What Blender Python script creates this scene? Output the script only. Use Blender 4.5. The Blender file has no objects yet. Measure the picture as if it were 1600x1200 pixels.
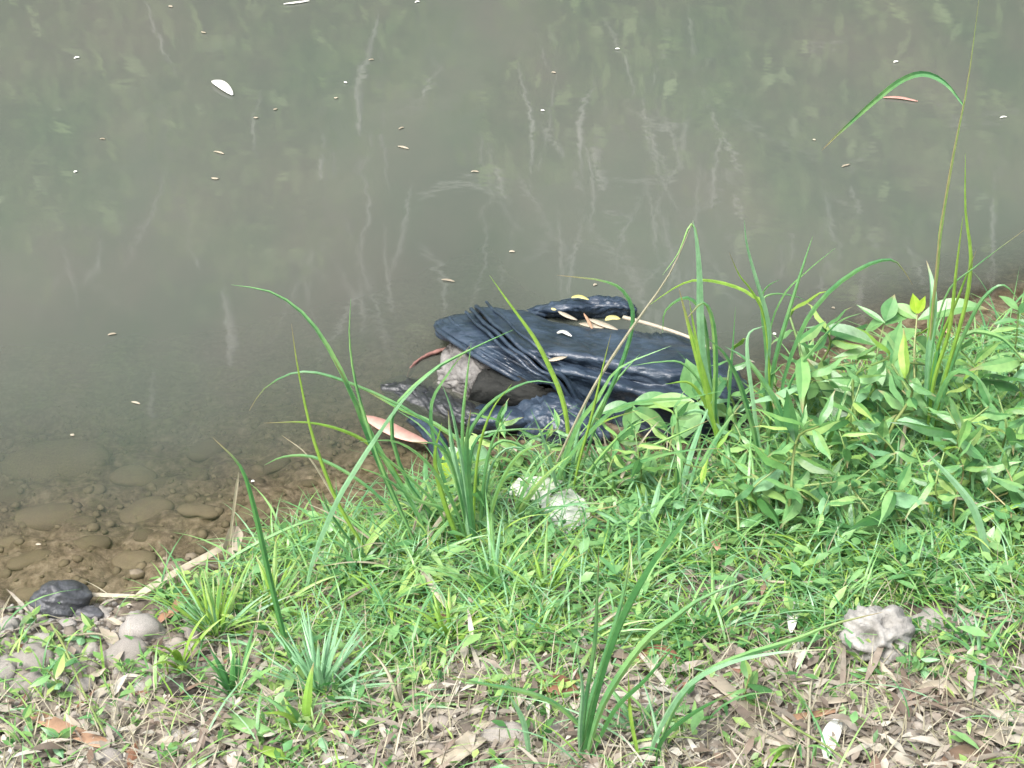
import bpy, bmesh, math, random
import numpy as np
from mathutils import Vector, Matrix, Euler
R = math.radians
random.seed(7); rng = np.random.default_rng(7)
sc = bpy.context.scene
COL = sc.collection

# ------------------------------------------------------------------ camera
PITCH = R(33.0); HF = R(30.0); DIST = 4.6
CAM = np.array([0.0, -DIST*math.cos(PITCH), DIST*math.sin(PITCH)])
cd = bpy.data.cameras.new('camera'); co = bpy.data.objects.new('camera', cd); COL.objects.link(co)
cd.sensor_fit = 'HORIZONTAL'; cd.angle = HF; cd.clip_start = 0.05; cd.clip_end = 300
co.location = CAM; co.rotation_euler = (R(90)-PITCH, 0, 0)
sc.camera = co
# ------------------------------------------------------------------ world
SUN_EL, SUN_AZ = 58, 215
w = bpy.data.worlds.new('World'); sc.world = w; w.use_nodes = True
nt = w.node_tree; nt.nodes.clear()
sky = nt.nodes.new('ShaderNodeTexSky'); sky.sky_type = 'NISHITA'; sky.sun_disc = False
sky.sun_elevation = R(SUN_EL); sky.sun_rotation = R(SUN_AZ)
sky.air_density = 1.0; sky.dust_density = 4.0; sky.ozone_density = 1.0
hs = nt.nodes.new('ShaderNodeHueSaturation'); hs.inputs['Saturation'].default_value = 0.55
bg = nt.nodes.new('ShaderNodeBackground'); bg.inputs[1].default_value = 0.135
wo = nt.nodes.new('ShaderNodeOutputWorld')
nt.links.new(sky.outputs[0], hs.inputs['Color']); nt.links.new(hs.outputs[0], bg.inputs[0]); nt.links.new(bg.outputs[0], wo.inputs[0])
sl = bpy.data.lights.new('sun', 'SUN'); sl.energy = 1.55; sl.angle = R(16); sl.color = (1, .985, .95)
so = bpy.data.objects.new('sun', sl); COL.objects.link(so)
sd = Vector((math.sin(R(SUN_AZ))*math.cos(R(SUN_EL)), math.cos(R(SUN_AZ))*math.cos(R(SUN_EL)), math.sin(R(SUN_EL))))
so.rotation_euler = sd.to_track_quat('Z', 'Y').to_euler(); so.location = (0, 0, 12)
sc.view_settings.view_transform = 'Standard'; sc.view_settings.look = 'None'
sc.view_settings.exposure = 1.65; sc.view_settings.gamma = 1.0; sc.view_settings.use_curve_mapping = False
sc.cycles.max_bounces = 8; sc.cycles.transparent_max_bounces = 12
sc.cycles.sample_clamp_indirect = 6

# ------------------------------------------------------------------ picture <-> place
TX = math.tan(HF/2); FW = np.array([0, math.cos(PITCH), -math.sin(PITCH)]); UP = np.array([0, math.sin(PITCH), math.cos(PITCH)])
def ray(px, py):
    a = (px-800)/800*TX; b = (600-py)/800*TX
    d = FW + b*UP + np.array([a, 0, 0]); return d
def at(px, py, z=0.0):
    d = ray(px, py); t = (z-CAM[2])/d[2]; return CAM + d*t
def at_y(px, py, y):
    d = ray(px, py); t = (y-CAM[1])/d[1]; return CAM + d*t
def proj(P):
    V = P-CAM; f = V@FW; return 800+V[..., 0]/f/TX*800, 600-(V@UP)/f/TX*800
SC = 2*TX*DIST/1600      # metres per pixel near the middle

# ------------------------------------------------------------------ noise
def _hash(ix, iy, s):
    h = (ix.astype(np.int64)*374761393 + iy.astype(np.int64)*668265263 + s*1442695041) & 0xffffffff
    h = ((h ^ (h >> 13))*1274126177) & 0xffffffff
    return ((h ^ (h >> 16)) & 0xffffff)/float(0xffffff)
def vnoise(x, y, s=0):
    x = np.asarray(x, float); y = np.asarray(y, float)
    ix = np.floor(x); iy = np.floor(y); fx = x-ix; fy = y-iy
    fx = fx*fx*(3-2*fx); fy = fy*fy*(3-2*fy)
    a = _hash(ix, iy, s); b = _hash(ix+1, iy, s); c = _hash(ix, iy+1, s); d = _hash(ix+1, iy+1, s)
    return (a*(1-fx)+b*fx)*(1-fy)+(c*(1-fx)+d*fx)*fy
def fbm(x, y, o=4, s=0):
    r = 0; a = .5; 
    for i in range(o):
        r = r + a*vnoise(x*2**i+17.3*i, y*2**i-9.1*i, s+i); a *= .5
    return r-.5*(1-.5**o)
def lumps(x, y, s=0):   # rounded stones, 0..1
    ix = np.floor(x); iy = np.floor(y); best = np.full(np.shape(x), 9.0)
    for dx in (-1, 0, 1):
        for dy in (-1, 0, 1):
            jx = ix+dx; jy = iy+dy
            cx = jx+_hash(jx, jy, s+5); cy = jy+_hash(jx, jy, s+9); r = .35+.5*_hash(jx, jy, s+11)
            best = np.minimum(best, ((x-cx)**2+(y-cy)**2)/r**2)
    return np.sqrt(np.clip(1-best, 0, 1))

# ------------------------------------------------------------------ terrain
SH = [(-200, 985), (0, 965), (130, 960), (240, 940), (330, 905), (450, 862), (560, 830), (660, 800), (760, 772), (880, 752), (1000, 742),
      (1100, 722), (1180, 690), (1260, 640), (1340, 608), (1440, 585), (1520, 560), (1600, 535), (1800, 500)]
SHW = np.array([at(a, b, 0)[:2] for a, b in SH])
def shore(x):
    return np.interp(x, SHW[:, 0], SHW[:, 1])
def height(x, y):
    x = np.asarray(x, float); y = np.asarray(y, float)
    d = shore(x)-y + .10*fbm(x*3, y*3, 3, 3)
    inland = np.where(d > 0, .17*d+.035*np.clip(d/.12, 0, 1), 0)
    inland = np.where(d > 2.2, .41+(d-2.2)*.42, inland)
    bed = np.where(d <= 0, np.maximum(.15*d-.014, -.75), 0)
    z = inland+bed
    z = z + .05*fbm(x*5, y*5, 3, 21)*np.clip(.35+np.abs(d)*2, 0, 1)
    z = z + .014*fbm(x*24, y*24, 3, 31)
    z = z + np.where(d < .05, .020*lumps(x*7, y*7*1.4, 41)+.012*lumps(x*15, y*19, 43)+.02*fbm(x*14, y*22, 4, 44), .006*lumps(x*30, y*30, 47))*.9
    fb = np.clip((y-5.3)/1.2, 0, 1)   # the far bank
    z = z*(1-fb) + fb*((y-5.3)*2.3-.5 + .5*fbm(x*1.3, y*1.3, 3, 51)) 
    z = np.minimum(z, 8.5+.8*fbm(x, y, 2, 3))
    return z
def ax(lo, hi, flo, fhi, fine, grow=1.18):
    a = list(np.arange(flo, fhi, fine)); s = fine; v = a[-1]
    while v < hi: s *= grow; v += s; a.append(v)
    s = fine; v = a[0]
    while v > lo: s *= grow; v -= s; a.insert(0, v)
    return np.array(a)
def grid_obj(name, xs, ys, zf, mat):
    X, Y = np.meshgrid(xs, ys); Z = zf(X, Y)
    co = np.stack([X, Y, Z], -1).reshape(-1, 3); nx = len(xs); ny = len(ys)
    i = np.arange(nx*ny).reshape(ny, nx)
    f = np.stack([i[:-1, :-1], i[:-1, 1:], i[1:, 1:], i[1:, :-1]], -1).reshape(-1, 4)
    return raw_obj(name, co, f, mat), X, Y, Z
def raw_mesh(name, co, faces, mat, smooth=True):
    co = np.asarray(co, np.float32); faces = np.asarray(faces, np.int32); k = faces.shape[1]
    me = bpy.data.meshes.new(name); me.vertices.add(len(co)); me.vertices.foreach_set('co', co.ravel())
    me.loops.add(faces.size); me.loops.foreach_set('vertex_index', faces.ravel())
    me.polygons.add(len(faces)); me.polygons.foreach_set('loop_start', np.arange(0, faces.size, k, dtype=np.int32))
    me.polygons.foreach_set('loop_total', np.full(len(faces), k, np.int32))
    me.polygons.foreach_set('use_smooth', np.full(len(faces), smooth))
    me.update(calc_edges=True); me.validate()
    if mat: me.materials.append(mat)
    if name in ('blade', 'leaf') and len(co) % 4 == 0:
        al = me.attributes.new('along', 'FLOAT', 'POINT'); al.data.foreach_set('value', np.tile(np.linspace(0, 1, len(co)//4), 4).astype(np.float32))
    return me
def link(name, me, parent=None):
    o = bpy.data.objects.new(name, me); COL.objects.link(o)
    if parent: o.parent = parent
    return o
def raw_obj(name, co, faces, mat, parent=None, smooth=True):
    return link(name, raw_mesh(name, co, faces, mat, smooth), parent)
def tag(o, label=None, cat=None, group=None, kind=None):
    if label: o['label'] = label
    if cat: o['category'] = cat
    if group: o['group'] = group
    if kind: o['kind'] = kind
    return o
def empty(name, loc, label=None, cat=None, group=None):
    o = bpy.data.objects.new(name, None); COL.objects.link(o); o.location = loc; o.empty_display_size = .05
    return tag(o, label, cat, group)
def at_ground(px, py):
    d = ray(px, py); lo = (1.2-CAM[2])/d[2]; t = lo; hi = (-.8-CAM[2])/d[2]
    ts = np.linspace(lo, hi, 260); P = CAM+d*ts[:, None]
    below = P[:, 2] < height(P[:, 0], P[:, 1]); k = int(np.argmax(below)) if below.any() else 259
    return P[k]
def gz(x, y): return float(height(np.array([x]), np.array([y]))[0])

# ------------------------------------------------------------------ materials
def mat(name):
    m = bpy.data.materials.new(name); m.use_nodes = True; n = m.node_tree.nodes; l = m.node_tree.links
    return m, n, l, n['Principled BSDF'], n['Material Output']
def ramp(n, stops):
    r = n.new('ShaderNodeValToRGB'); e = r.color_ramp.elements
    while len(e) < len(stops): e.new(.5)
    for i, (p, c) in enumerate(stops): e[i].position = p; e[i].color = (*c, 1)
    return r
def objnoise(n, l, scale, detail=4, rough=.55, kind='Object', stretch=None):
    tc = n.new('ShaderNodeTexCoord'); nz = n.new('ShaderNodeTexNoise'); nz.inputs['Scale'].default_value = scale
    nz.inputs['Detail'].default_value = detail; nz.inputs['Roughness'].default_value = rough
    if stretch:
        mp = n.new('ShaderNodeMapping'); mp.inputs['Scale'].default_value = stretch; l.new(tc.outputs[kind], mp.inputs[0]); l.new(mp.outputs[0], nz.inputs[0])
    else: l.new(tc.outputs[kind], nz.inputs[0])
    return nz
def leaf_mat(name, stops, rough=.42, trans=.36, spec=.5, island=True, yellow=None):
    m, n, l, b, out = mat(name)
    g = n.new('ShaderNodeNewGeometry'); oi = n.new('ShaderNodeObjectInfo')
    ad = n.new('ShaderNodeMath'); ad.operation = 'ADD'; fr = n.new('ShaderNodeMath'); fr.operation = 'FRACT'
    l.new(g.outputs['Random Per Island'], ad.inputs[0]); l.new(oi.outputs['Random'], ad.inputs[1]); l.new(ad.outputs[0], fr.inputs[0])
    if stops[0][1][1] > stops[0][1][0]*1.08: stops = [(p, (min(c[0]*1.16, .6), min(c[1]*1.2, .62), c[2]*.95)) for p, c in stops]
    r = ramp(n, stops); l.new(fr.outputs[0], r.inputs[0])
    nz = objnoise(n, l, 60, 3); mx = n.new('ShaderNodeMix'); mx.data_type = 'RGBA'; mx.blend_type = 'MULTIPLY'
    rr = ramp(n, [(.3, (.72, .75, .7)), (.7, (1.2, 1.15, 1.1))]); l.new(nz.outputs[0], rr.inputs[0])
    mx.inputs[0].default_value = .8; l.new(r.outputs[0], mx.inputs[6]); l.new(rr.outputs[0], mx.inputs[7])
    nb = objnoise(n, l, 9, 3); rp = ramp(n, [(.45, (0, 0, 0)), (.72, (.55, .55, .55))]); l.new(nb.outputs[0], rp.inputs[0]); c1 = stops[-1][1]
    mz = n.new('ShaderNodeMix'); mz.data_type = 'RGBA'; l.new(rp.outputs[0], mz.inputs[0]); l.new(mx.outputs[2], mz.inputs[6]); kk = 1.0 if trans < .3 else 1.25; mz.inputs[7].default_value = (c1[0]*kk+.01, c1[1]*(1+(kk-1)*.5), c1[2]*kk, 1); mx = mz
    aa = n.new('ShaderNodeAttribute'); aa.attribute_name = 'along'; am = n.new('ShaderNodeMapRange'); am.inputs[1].default_value = .80; am.inputs[2].default_value = .97; l.new(aa.outputs['Fac'], am.inputs[0])
    rt = n.new('ShaderNodeMath'); rt.operation = 'GREATER_THAN'; rt.inputs[1].default_value = .55; l.new(oi.outputs['Random'], rt.inputs[0])
    rm_ = n.new('ShaderNodeMath'); rm_.operation = 'MULTIPLY'; l.new(am.outputs[0], rm_.inputs[0]); l.new(rt.outputs[0], rm_.inputs[1])
    mt_ = n.new('ShaderNodeMix'); mt_.data_type = 'RGBA'; l.new(rm_.outputs[0], mt_.inputs[0]); l.new(mx.outputs[2], mt_.inputs[6]); mt_.inputs[7].default_value = (.30, .24, .12, 1); mx = mt_
    l.new(mx.outputs[2], b.inputs['Base Color']); b.inputs['Roughness'].default_value = rough; b.inputs['Specular IOR Level'].default_value = spec
    nk = objnoise(n, l, 160, 3); bk = n.new('ShaderNodeBump'); bk.inputs['Strength'].default_value = .35; bk.inputs['Distance'].default_value = .002; l.new(nk.outputs[0], bk.inputs['Height']); l.new(bk.outputs[0], b.inputs['Normal'])
    if trans > 0:
        tr = n.new('ShaderNodeBsdfTranslucent'); ms = n.new('ShaderNodeMixShader'); ms.inputs[0].default_value = trans
        l.new(mx.outputs[2], tr.inputs[0]); l.new(b.outputs[0], ms.inputs[1]); l.new(tr.outputs[0], ms.inputs[2]); l.new(ms.outputs[0], out.inputs[0])
    return m
M = {}
M['grass'] = leaf_mat('grass_green', [(0, (.065, .17, .055)), (.35, (.12, .27, .09)), (.7, (.19, .34, .11)), (1, (.30, .41, .15))])
M['blade'] = leaf_mat('blade_green', [(0, (.055, .17, .08)), (.4, (.10, .25, .12)), (.75, (.16, .33, .15)), (1, (.22, .38, .14))], rough=.38, spec=.6)
M['blade_dark'] = leaf_mat('blade_dark', [(0, (.04, .14, .055)), (1, (.075, .21, .075))], rough=.38)
M['blade_blue'] = leaf_mat('blade_bluegreen', [(0, (.13, .28, .18)), (1, (.24, .42, .29))], rough=.4)
M['blade_yellow'] = leaf_mat('blade_yellowgreen', [(0, (.14, .28, .05)), (1, (.24, .37, .08))], rough=.45)
M['straw'] = leaf_mat('straw', [(0, (.17, .155, .10)), (.5, (.27, .25, .17)), (1, (.38, .35, .26))], rough=.6, trans=.1)
M['herb'] = leaf_mat('herb_leaf', [(0, (.06, .17, .07)), (.4, (.11, .26, .12)), (.8, (.18, .34, .16)), (1, (.25, .40, .17))], rough=.36, spec=.6)
M['herb_dark'] = leaf_mat('herb_dark', [(0, (.025, .095, .03)), (1, (.055, .15, .05))], rough=.38)
M['herb_yellow'] = leaf_mat('herb_yellow', [(0, (.22, .36, .03)), (1, (.30, .43, .05))], rough=.45, trans=.4)
M['creeper'] = leaf_mat('creeper_leaf', [(0, (.045, .12, .04)), (.35, (.09, .21, .07)), (.7, (.17, .31, .12)), (1, (.31, .42, .15))], rough=.42)
M['stem'] = leaf_mat('stem', [(0, (.10, .17, .06)), (.7, (.15, .21, .08)), (1, (.20, .17, .10))], trans=0)
M['dry'] = leaf_mat('dry_leaf', [(0, (.10, .08, .06)), (.25, (.16, .138, .11)), (.5, (.25, .225, .185)), (.75, (.36, .335, .28)), (.94, (.47, .445, .385)), (1, (.17, .11, .075))], rough=.65, trans=.12)
M['dry_brown'] = leaf_mat('dry_brown', [(0, (.13, .065, .038)), (1, (.19, .09, .05))], rough=.6, trans=.1)
M['dry_orange'] = leaf_mat('dry_orange', [(0, (.26, .14, .085)), (1, (.36, .22, .14))], rough=.55, trans=.1)
M['dry_pale'] = leaf_mat('dry_pale', [(0, (.25, .215, .16)), (1, (.42, .37, .29))], rough=.6, trans=.1)
M['leaf_pink'] = leaf_mat('leaf_pink', [(0, (.50, .27, .23)), (1, (.54, .31, .26))], rough=.5, trans=.15)
M['leaf_white'] = leaf_mat('leaf_white', [(0, (.72, .72, .66)), (1, (.85, .85, .8))], rough=.5, trans=.15)
M['leaf_yellow'] = leaf_mat('leaf_yellow', [(0, (.5, .47, .15)), (1, (.62, .55, .28))], rough=.5, trans=.15)

def stone_mat(name, a, b_, rough=.8, sp=.3, bump=.35):
    m, n, l, b, out = mat(name)
    oi = n.new('ShaderNodeObjectInfo'); g = n.new('ShaderNodeNewGeometry')
    ad = n.new('ShaderNodeMath'); ad.operation = 'ADD'; fr = n.new('ShaderNodeMath'); fr.operation = 'FRACT'
    l.new(g.outputs['Random Per Island'], ad.inputs[0]); l.new(oi.outputs['Random'], ad.inputs[1]); l.new(ad.outputs[0], fr.inputs[0])
    r = ramp(n, [(0, a), (1, b_)]); l.new(fr.outputs[0], r.inputs[0])
    nz = objnoise(n, l, 30, 6, .65); rr = ramp(n, [(.3, (.6, .58, .55)), (.7, (1.25, 1.25, 1.2))]); l.new(nz.outputs[0], rr.inputs[0])
    mx = n.new('ShaderNodeMix'); mx.data_type = 'RGBA'; mx.blend_type = 'MULTIPLY'; mx.inputs[0].default_value = .9
    l.new(r.outputs[0], mx.inputs[6]); l.new(rr.outputs[0], mx.inputs[7]); l.new(mx.outputs[2], b.inputs['Base Color'])
    b.inputs['Roughness'].default_value = rough; b.inputs['Specular IOR Level'].default_value = sp
    n2 = objnoise(n, l, 90, 5); bp = n.new('ShaderNodeBump'); bp.inputs['Strength'].default_value = bump; bp.inputs['Distance'].default_value = .004
    l.new(n2.outputs[0], bp.inputs['Height']); l.new(bp.outputs[0], b.inputs['Normal'])
    return m
M['stone'] = stone_mat('pale_stone', (.17, .155, .14), (.33, .31, .285))
M['stone_white'] = stone_mat('white_stone', (.26, .24, .225), (.33, .31, .29))
M['stone_knob'] = stone_mat('knobbly_grey_stone', (.25, .24, .225), (.30, .295, .28), bump=1.0)
M['stone_wet'] = stone_mat('wet_dark_stone', (.05, .053, .06), (.10, .10, .11), rough=.42, sp=.5, bump=.9)
M['mud'] = stone_mat('dark_mud', (.03, .025, .02), (.05, .04, .035), rough=.6, bump=.9)
M['stone_bed'] = stone_mat('silty_stone', (.115, .095, .066), (.185, .155, .112))
M['clod'] = stone_mat('soil_clod', (.13, .11, .09), (.29, .26, .23), rough=.9)

# ground
m, n, l, b, out = mat('bank_soil'); M['soil'] = m
g = n.new('ShaderNodeNewGeometry'); sx = n.new('ShaderNodeSeparateXYZ'); l.new(g.outputs['Position'], sx.inputs[0])
n1 = objnoise(n, l, 7, 6, .6); n2 = objnoise(n, l, 45, 5, .7)
r1 = ramp(n, [(.3, (.05, .042, .033)), (.5, (.10, .085, .068)), (.7, (.20, .178, .15))]); l.new(n2.outputs[0], r1.inputs[0])
r2 = ramp(n, [(.35, (.7, .66, .6)), (.65, (1.15, 1.1, 1.05))]); l.new(n1.outputs[0], r2.inputs[0])
mx = n.new('ShaderNodeMix'); mx.data_type = 'RGBA'; mx.blend_type = 'MULTIPLY'; mx.inputs[0].default_value = 1; l.new(r1.outputs[0], mx.inputs[6]); l.new(r2.outputs[0], mx.inputs[7])
rb = ramp(n, [(.32, (.05, .037, .022)), (.48, (.12, .098, .07)), (.6, (.19, .16, .122)), (.8, (.31, .27, .22))]); l.new(n2.outputs[0], rb.inputs[0])
mb = n.new('ShaderNodeMix'); mb.data_type = 'RGBA'; mb.blend_type = 'MULTIPLY'; mb.inputs[0].default_value = 1; l.new(rb.outputs[0], mb.inputs[6]); l.new(r2.outputs[0], mb.inputs[7])
mr = n.new('ShaderNodeMapRange'); mr.inputs[1].default_value = .0; mr.inputs[2].default_value = .04; l.new(sx.outputs[2], mr.inputs[0])
mm = n.new('ShaderNodeMix'); mm.data_type = 'RGBA'; l.new(mr.outputs[0], mm.inputs[0]); l.new(mb.outputs[2], mm.inputs[6]); l.new(mx.outputs[2], mm.inputs[7])
# green undergrowth on the far bank
mg = n.new('ShaderNodeMapRange'); mg.inputs[1].default_value = 5.2; mg.inputs[2].default_value = 5.8; l.new(sx.outputs[1], mg.inputs[0])
mm2 = n.new('ShaderNodeMix'); mm2.data_type = 'RGBA'; l.new(mg.outputs[0], mm2.inputs[0]); l.new(mm.outputs[2], mm2.inputs[6])
rg = ramp(n, [(.35, (.05, .055, .035)), (.55, (.09, .13, .055)), (.75, (.20, .27, .12))]); n3 = objnoise(n, l, 1.6, 5, .6); l.new(n3.outputs[0], rg.inputs[0]); l.new(rg.outputs[0], mm2.inputs[7])
l.new(mm2.outputs[2], b.inputs['Base Color']); b.inputs['Roughness'].default_value = .85
bp = n.new('ShaderNodeBump'); bp.inputs['Strength'].default_value = .6; bp.inputs['Distance'].default_value = .012; l.new(n2.outputs[0], bp.inputs['Height']); l.new(bp.outputs[0], b.inputs['Normal'])

# water: murky body by depth, mirror by Fresnel
m, n, l, b, out = mat('river_water'); M['water'] = m; n.remove(b)
at_ = n.new('ShaderNodeAttribute'); at_.attribute_name = 'depth'
mu = n.new('ShaderNodeMath'); mu.operation = 'MULTIPLY'; mu.inputs[1].default_value = -13.5; l.new(at_.outputs['Fac'], mu.inputs[0])
ex = n.new('ShaderNodeMath'); ex.operation = 'EXPONENT'; l.new(mu.outputs[0], ex.inputs[0])
om = n.new('ShaderNodeMath'); om.operation = 'SUBTRACT'; om.inputs[0].default_value = 1.0; l.new(ex.outputs[0], om.inputs[1])
tr = n.new('ShaderNodeBsdfTransparent'); tr.inputs[0].default_value = (.93, .92, .86, 1)
df = n.new('ShaderNodeBsdfDiffuse')
nm = objnoise(n, l, 1.1, 5, .6, stretch=(1.6, .7, 1)); rm = ramp(n, [(.35, (.074, .087, .071)), (.65, (.092, .094, .080))]); l.new(nm.outputs[0], rm.inputs[0]); l.new(rm.outputs[0], df.inputs[0])
m1 = n.new('ShaderNodeMixShader'); l.new(om.outputs[0], m1.inputs[0]); l.new(tr.outputs[0], m1.inputs[1]); l.new(df.outputs[0], m1.inputs[2])
gl = n.new('ShaderNodeBsdfGlossy'); gl.inputs['Roughness'].default_value = .036
fn = n.new('ShaderNodeFresnel'); fn.inputs[0].default_value = 1.48
w1 = objnoise(n, l, 5, 3, .5, stretch=(1, 1.6, 1)); bp = n.new('ShaderNodeBump'); bp.inputs['Strength'].default_value = .03; bp.inputs['Distance'].default_value = .02
l.new(w1.outputs[0], bp.inputs['Height']); l.new(bp.outputs[0], gl.inputs['Normal']); l.new(bp.outputs[0], fn.inputs['Normal'])
m2 = n.new('ShaderNodeMixShader'); l.new(fn.outputs[0], m2.inputs[0]); l.new(m1.outputs[0], m2.inputs[1]); l.new(gl.outputs[0], m2.inputs[2]); l.new(m2.outputs[0], out.inputs[0])

def leather(name, a, b_, rough, bump=.3, coat=.0):
    m, n, l, b, out = mat(name)
    nz = objnoise(n, l, 14, 6, .65); r = ramp(n, [(.35, a), (.7, b_)]); l.new(nz.outputs[0], r.inputs[0]); l.new(r.outputs[0], b.inputs['Base Color'])
    rr = ramp(n, [(.35, (rough,)*3), (.7, (rough+.22,)*3)]); l.new(nz.outputs[0], rr.inputs[0]); l.new(rr.outputs[0], b.inputs['Roughness'])
    n2 = objnoise(n, l, 28, 5, .6, stretch=(.6, 1.6, 1)); bp = n.new('ShaderNodeBump'); bp.inputs['Strength'].default_value = bump; bp.inputs['Distance'].default_value = .012
    l.new(n2.outputs[0], bp.inputs['Height']); l.new(bp.outputs[0], b.inputs['Normal'])
    b.inputs['Specular IOR Level'].default_value = .55
    return m
M['leather'] = leather('wet_leather_sky_sheen', (.012, .020, .033), (.036, .056, .084), .30, .6)  # black leather; blue in the base colour stands in for sky sheen
M['leather_muddy'] = leather('muddy_black_leather', (.010, .012, .014), (.035, .036, .036), .36, .6)
M['lining'] = leather('silty_grey_lining', (.03, .028, .025), (.27, .255, .235), .7, .9)
M['darkfab'] = leather('dark_soaked_fabric', (.010, .011, .010), (.032, .032, .029), .7, .8)
M['darkfab'].node_tree.nodes['Principled BSDF'].inputs['Specular IOR Level'].default_value = .15
M['redfab'] = leather('silty_red_cloth', (.13, .055, .045), (.22, .11, .09), .6, .3)
M['plastic'] = leaf_mat('white_plastic', [(0, (.52, .58, .54)), (1, (.58, .64, .60))], rough=.35, trans=.2)

# ------------------------------------------------------------------ setting
xs = ax(-14, 14, -1.75, 1.95, .014); ys = ax(-9, 16, -1.95, 1.6, .014, 1.12)
gnd, *_ = grid_obj('ground', xs, ys, height, M['soil']); tag(gnd, 'muddy river bank sloping down into the stony riverbed', None, None, 'structure')
wx = ax(-14, 14, -1.75, 1.95, .03); wy = ax(-2.4, 7.2, -1.6, 2.6, .03)
wat, X, Y, Z = grid_obj('water', wx, wy, lambda a, b: a*0, M['water'])
dep = np.clip(-height(X, Y), 0, 2).ravel().astype(np.float32)
# smooth suspended silt: depth measured against the general slope
dd = shore(X)-Y; dep = np.clip(.15*np.clip(-dd, 0, 5)*.75+.25*np.clip(-height(X, Y), 0, 2), 0, 2).ravel().astype(np.float32)
dep = np.clip(dep-.034, 0, 2)*1.1; dep = dep*(1+2.2*np.clip((X.ravel()+.05)/.5, 0, 1)*np.clip((Y.ravel()+.25)/.3, 0, 1)).astype(np.float32)
a_ = wat.data.attributes.new('depth', 'FLOAT', 'POINT'); a_.data.foreach_set('value', dep)
tag(wat, 'calm murky grey-green river water over the bed', None, None, 'structure')

# ------------------------------------------------------------------ curve helpers
def catmull(P, k):
    P = np.asarray(P, float); n = len(P); 
    if n == 2: P = np.array([P[0], (P[0]+P[1])/2, P[1]]); n = 3
    Q = np.vstack([2*P[0]-P[1], P, 2*P[-1]-P[-2]]); u = np.linspace(0, n-1, k); i = np.minimum(u.astype(int), n-2); t = (u-i)[:, None]
    p0, p1, p2, p3 = Q[i], Q[i+1], Q[i+2], Q[i+3]
    return .5*((2*p1)+(-p0+p2)*t+(2*p0-5*p1+4*p2-p3)*t**2+(-p0+3*p1-3*p2+p3)*t**3)
def strip(P, W, side, fold=.25, split=True):
    """3-wide strip along P; W width per point; side dir per point"""
    n = len(P); T = np.gradient(P, axis=0); T /= np.linalg.norm(T, axis=1)[:, None]+1e-9
    S = side-(np.sum(side*T, 1)[:, None])*T; S /= np.linalg.norm(S, axis=1)[:, None]+1e-9
    N = np.cross(S, T)
    mid = P-N*W[:, None]*fold/4
    co = np.concatenate([P-S*W[:, None]/2+N*W[:, None]*fold/2, mid, mid, P+S*W[:, None]/2+N*W[:, None]*fold/2])
    f = []
    if not split:
        co = np.concatenate([co[:2*n], co[3*n:]])
        for i in range(n-1): f += [(i, i+n, i+1+n, i+1), (i+n, i+2*n, i+1+2*n, i+1+n)]
        return co, f
    for i in range(n-1):
        f += [(i, i+n, i+1+n, i+1), (i+2*n, i+3*n, i+1+3*n, i+1+2*n)]
    return co, f
def tube(P, Rr, k=6):
    P = np.asarray(P, float); n = len(P); Rr = np.broadcast_to(Rr, (n,)); T = np.gradient(P, axis=0); T /= np.linalg.norm(T, axis=1)[:, None]+1e-9
    ref = np.array([.3, .2, 1.0]) if abs(T[0][2]) < .8 else np.array([1.0, .1, 0]); A = np.cross(T, ref); A /= np.linalg.norm(A, axis=1)[:, None]; B = np.cross(T, A)
    co = []; f = []
    for i in range(n):
        for j in range(k):
            a = 2*math.pi*j/k; co.append(P[i]+Rr[i]*(math.cos(a)*A[i]+math.sin(a)*B[i]))
    for i in range(n-1):
        for j in range(k): f.append((i*k+j, i*k+(j+1) % k, (i+1)*k+(j+1) % k, (i+1)*k+j))
    return np.array(co), f

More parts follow.
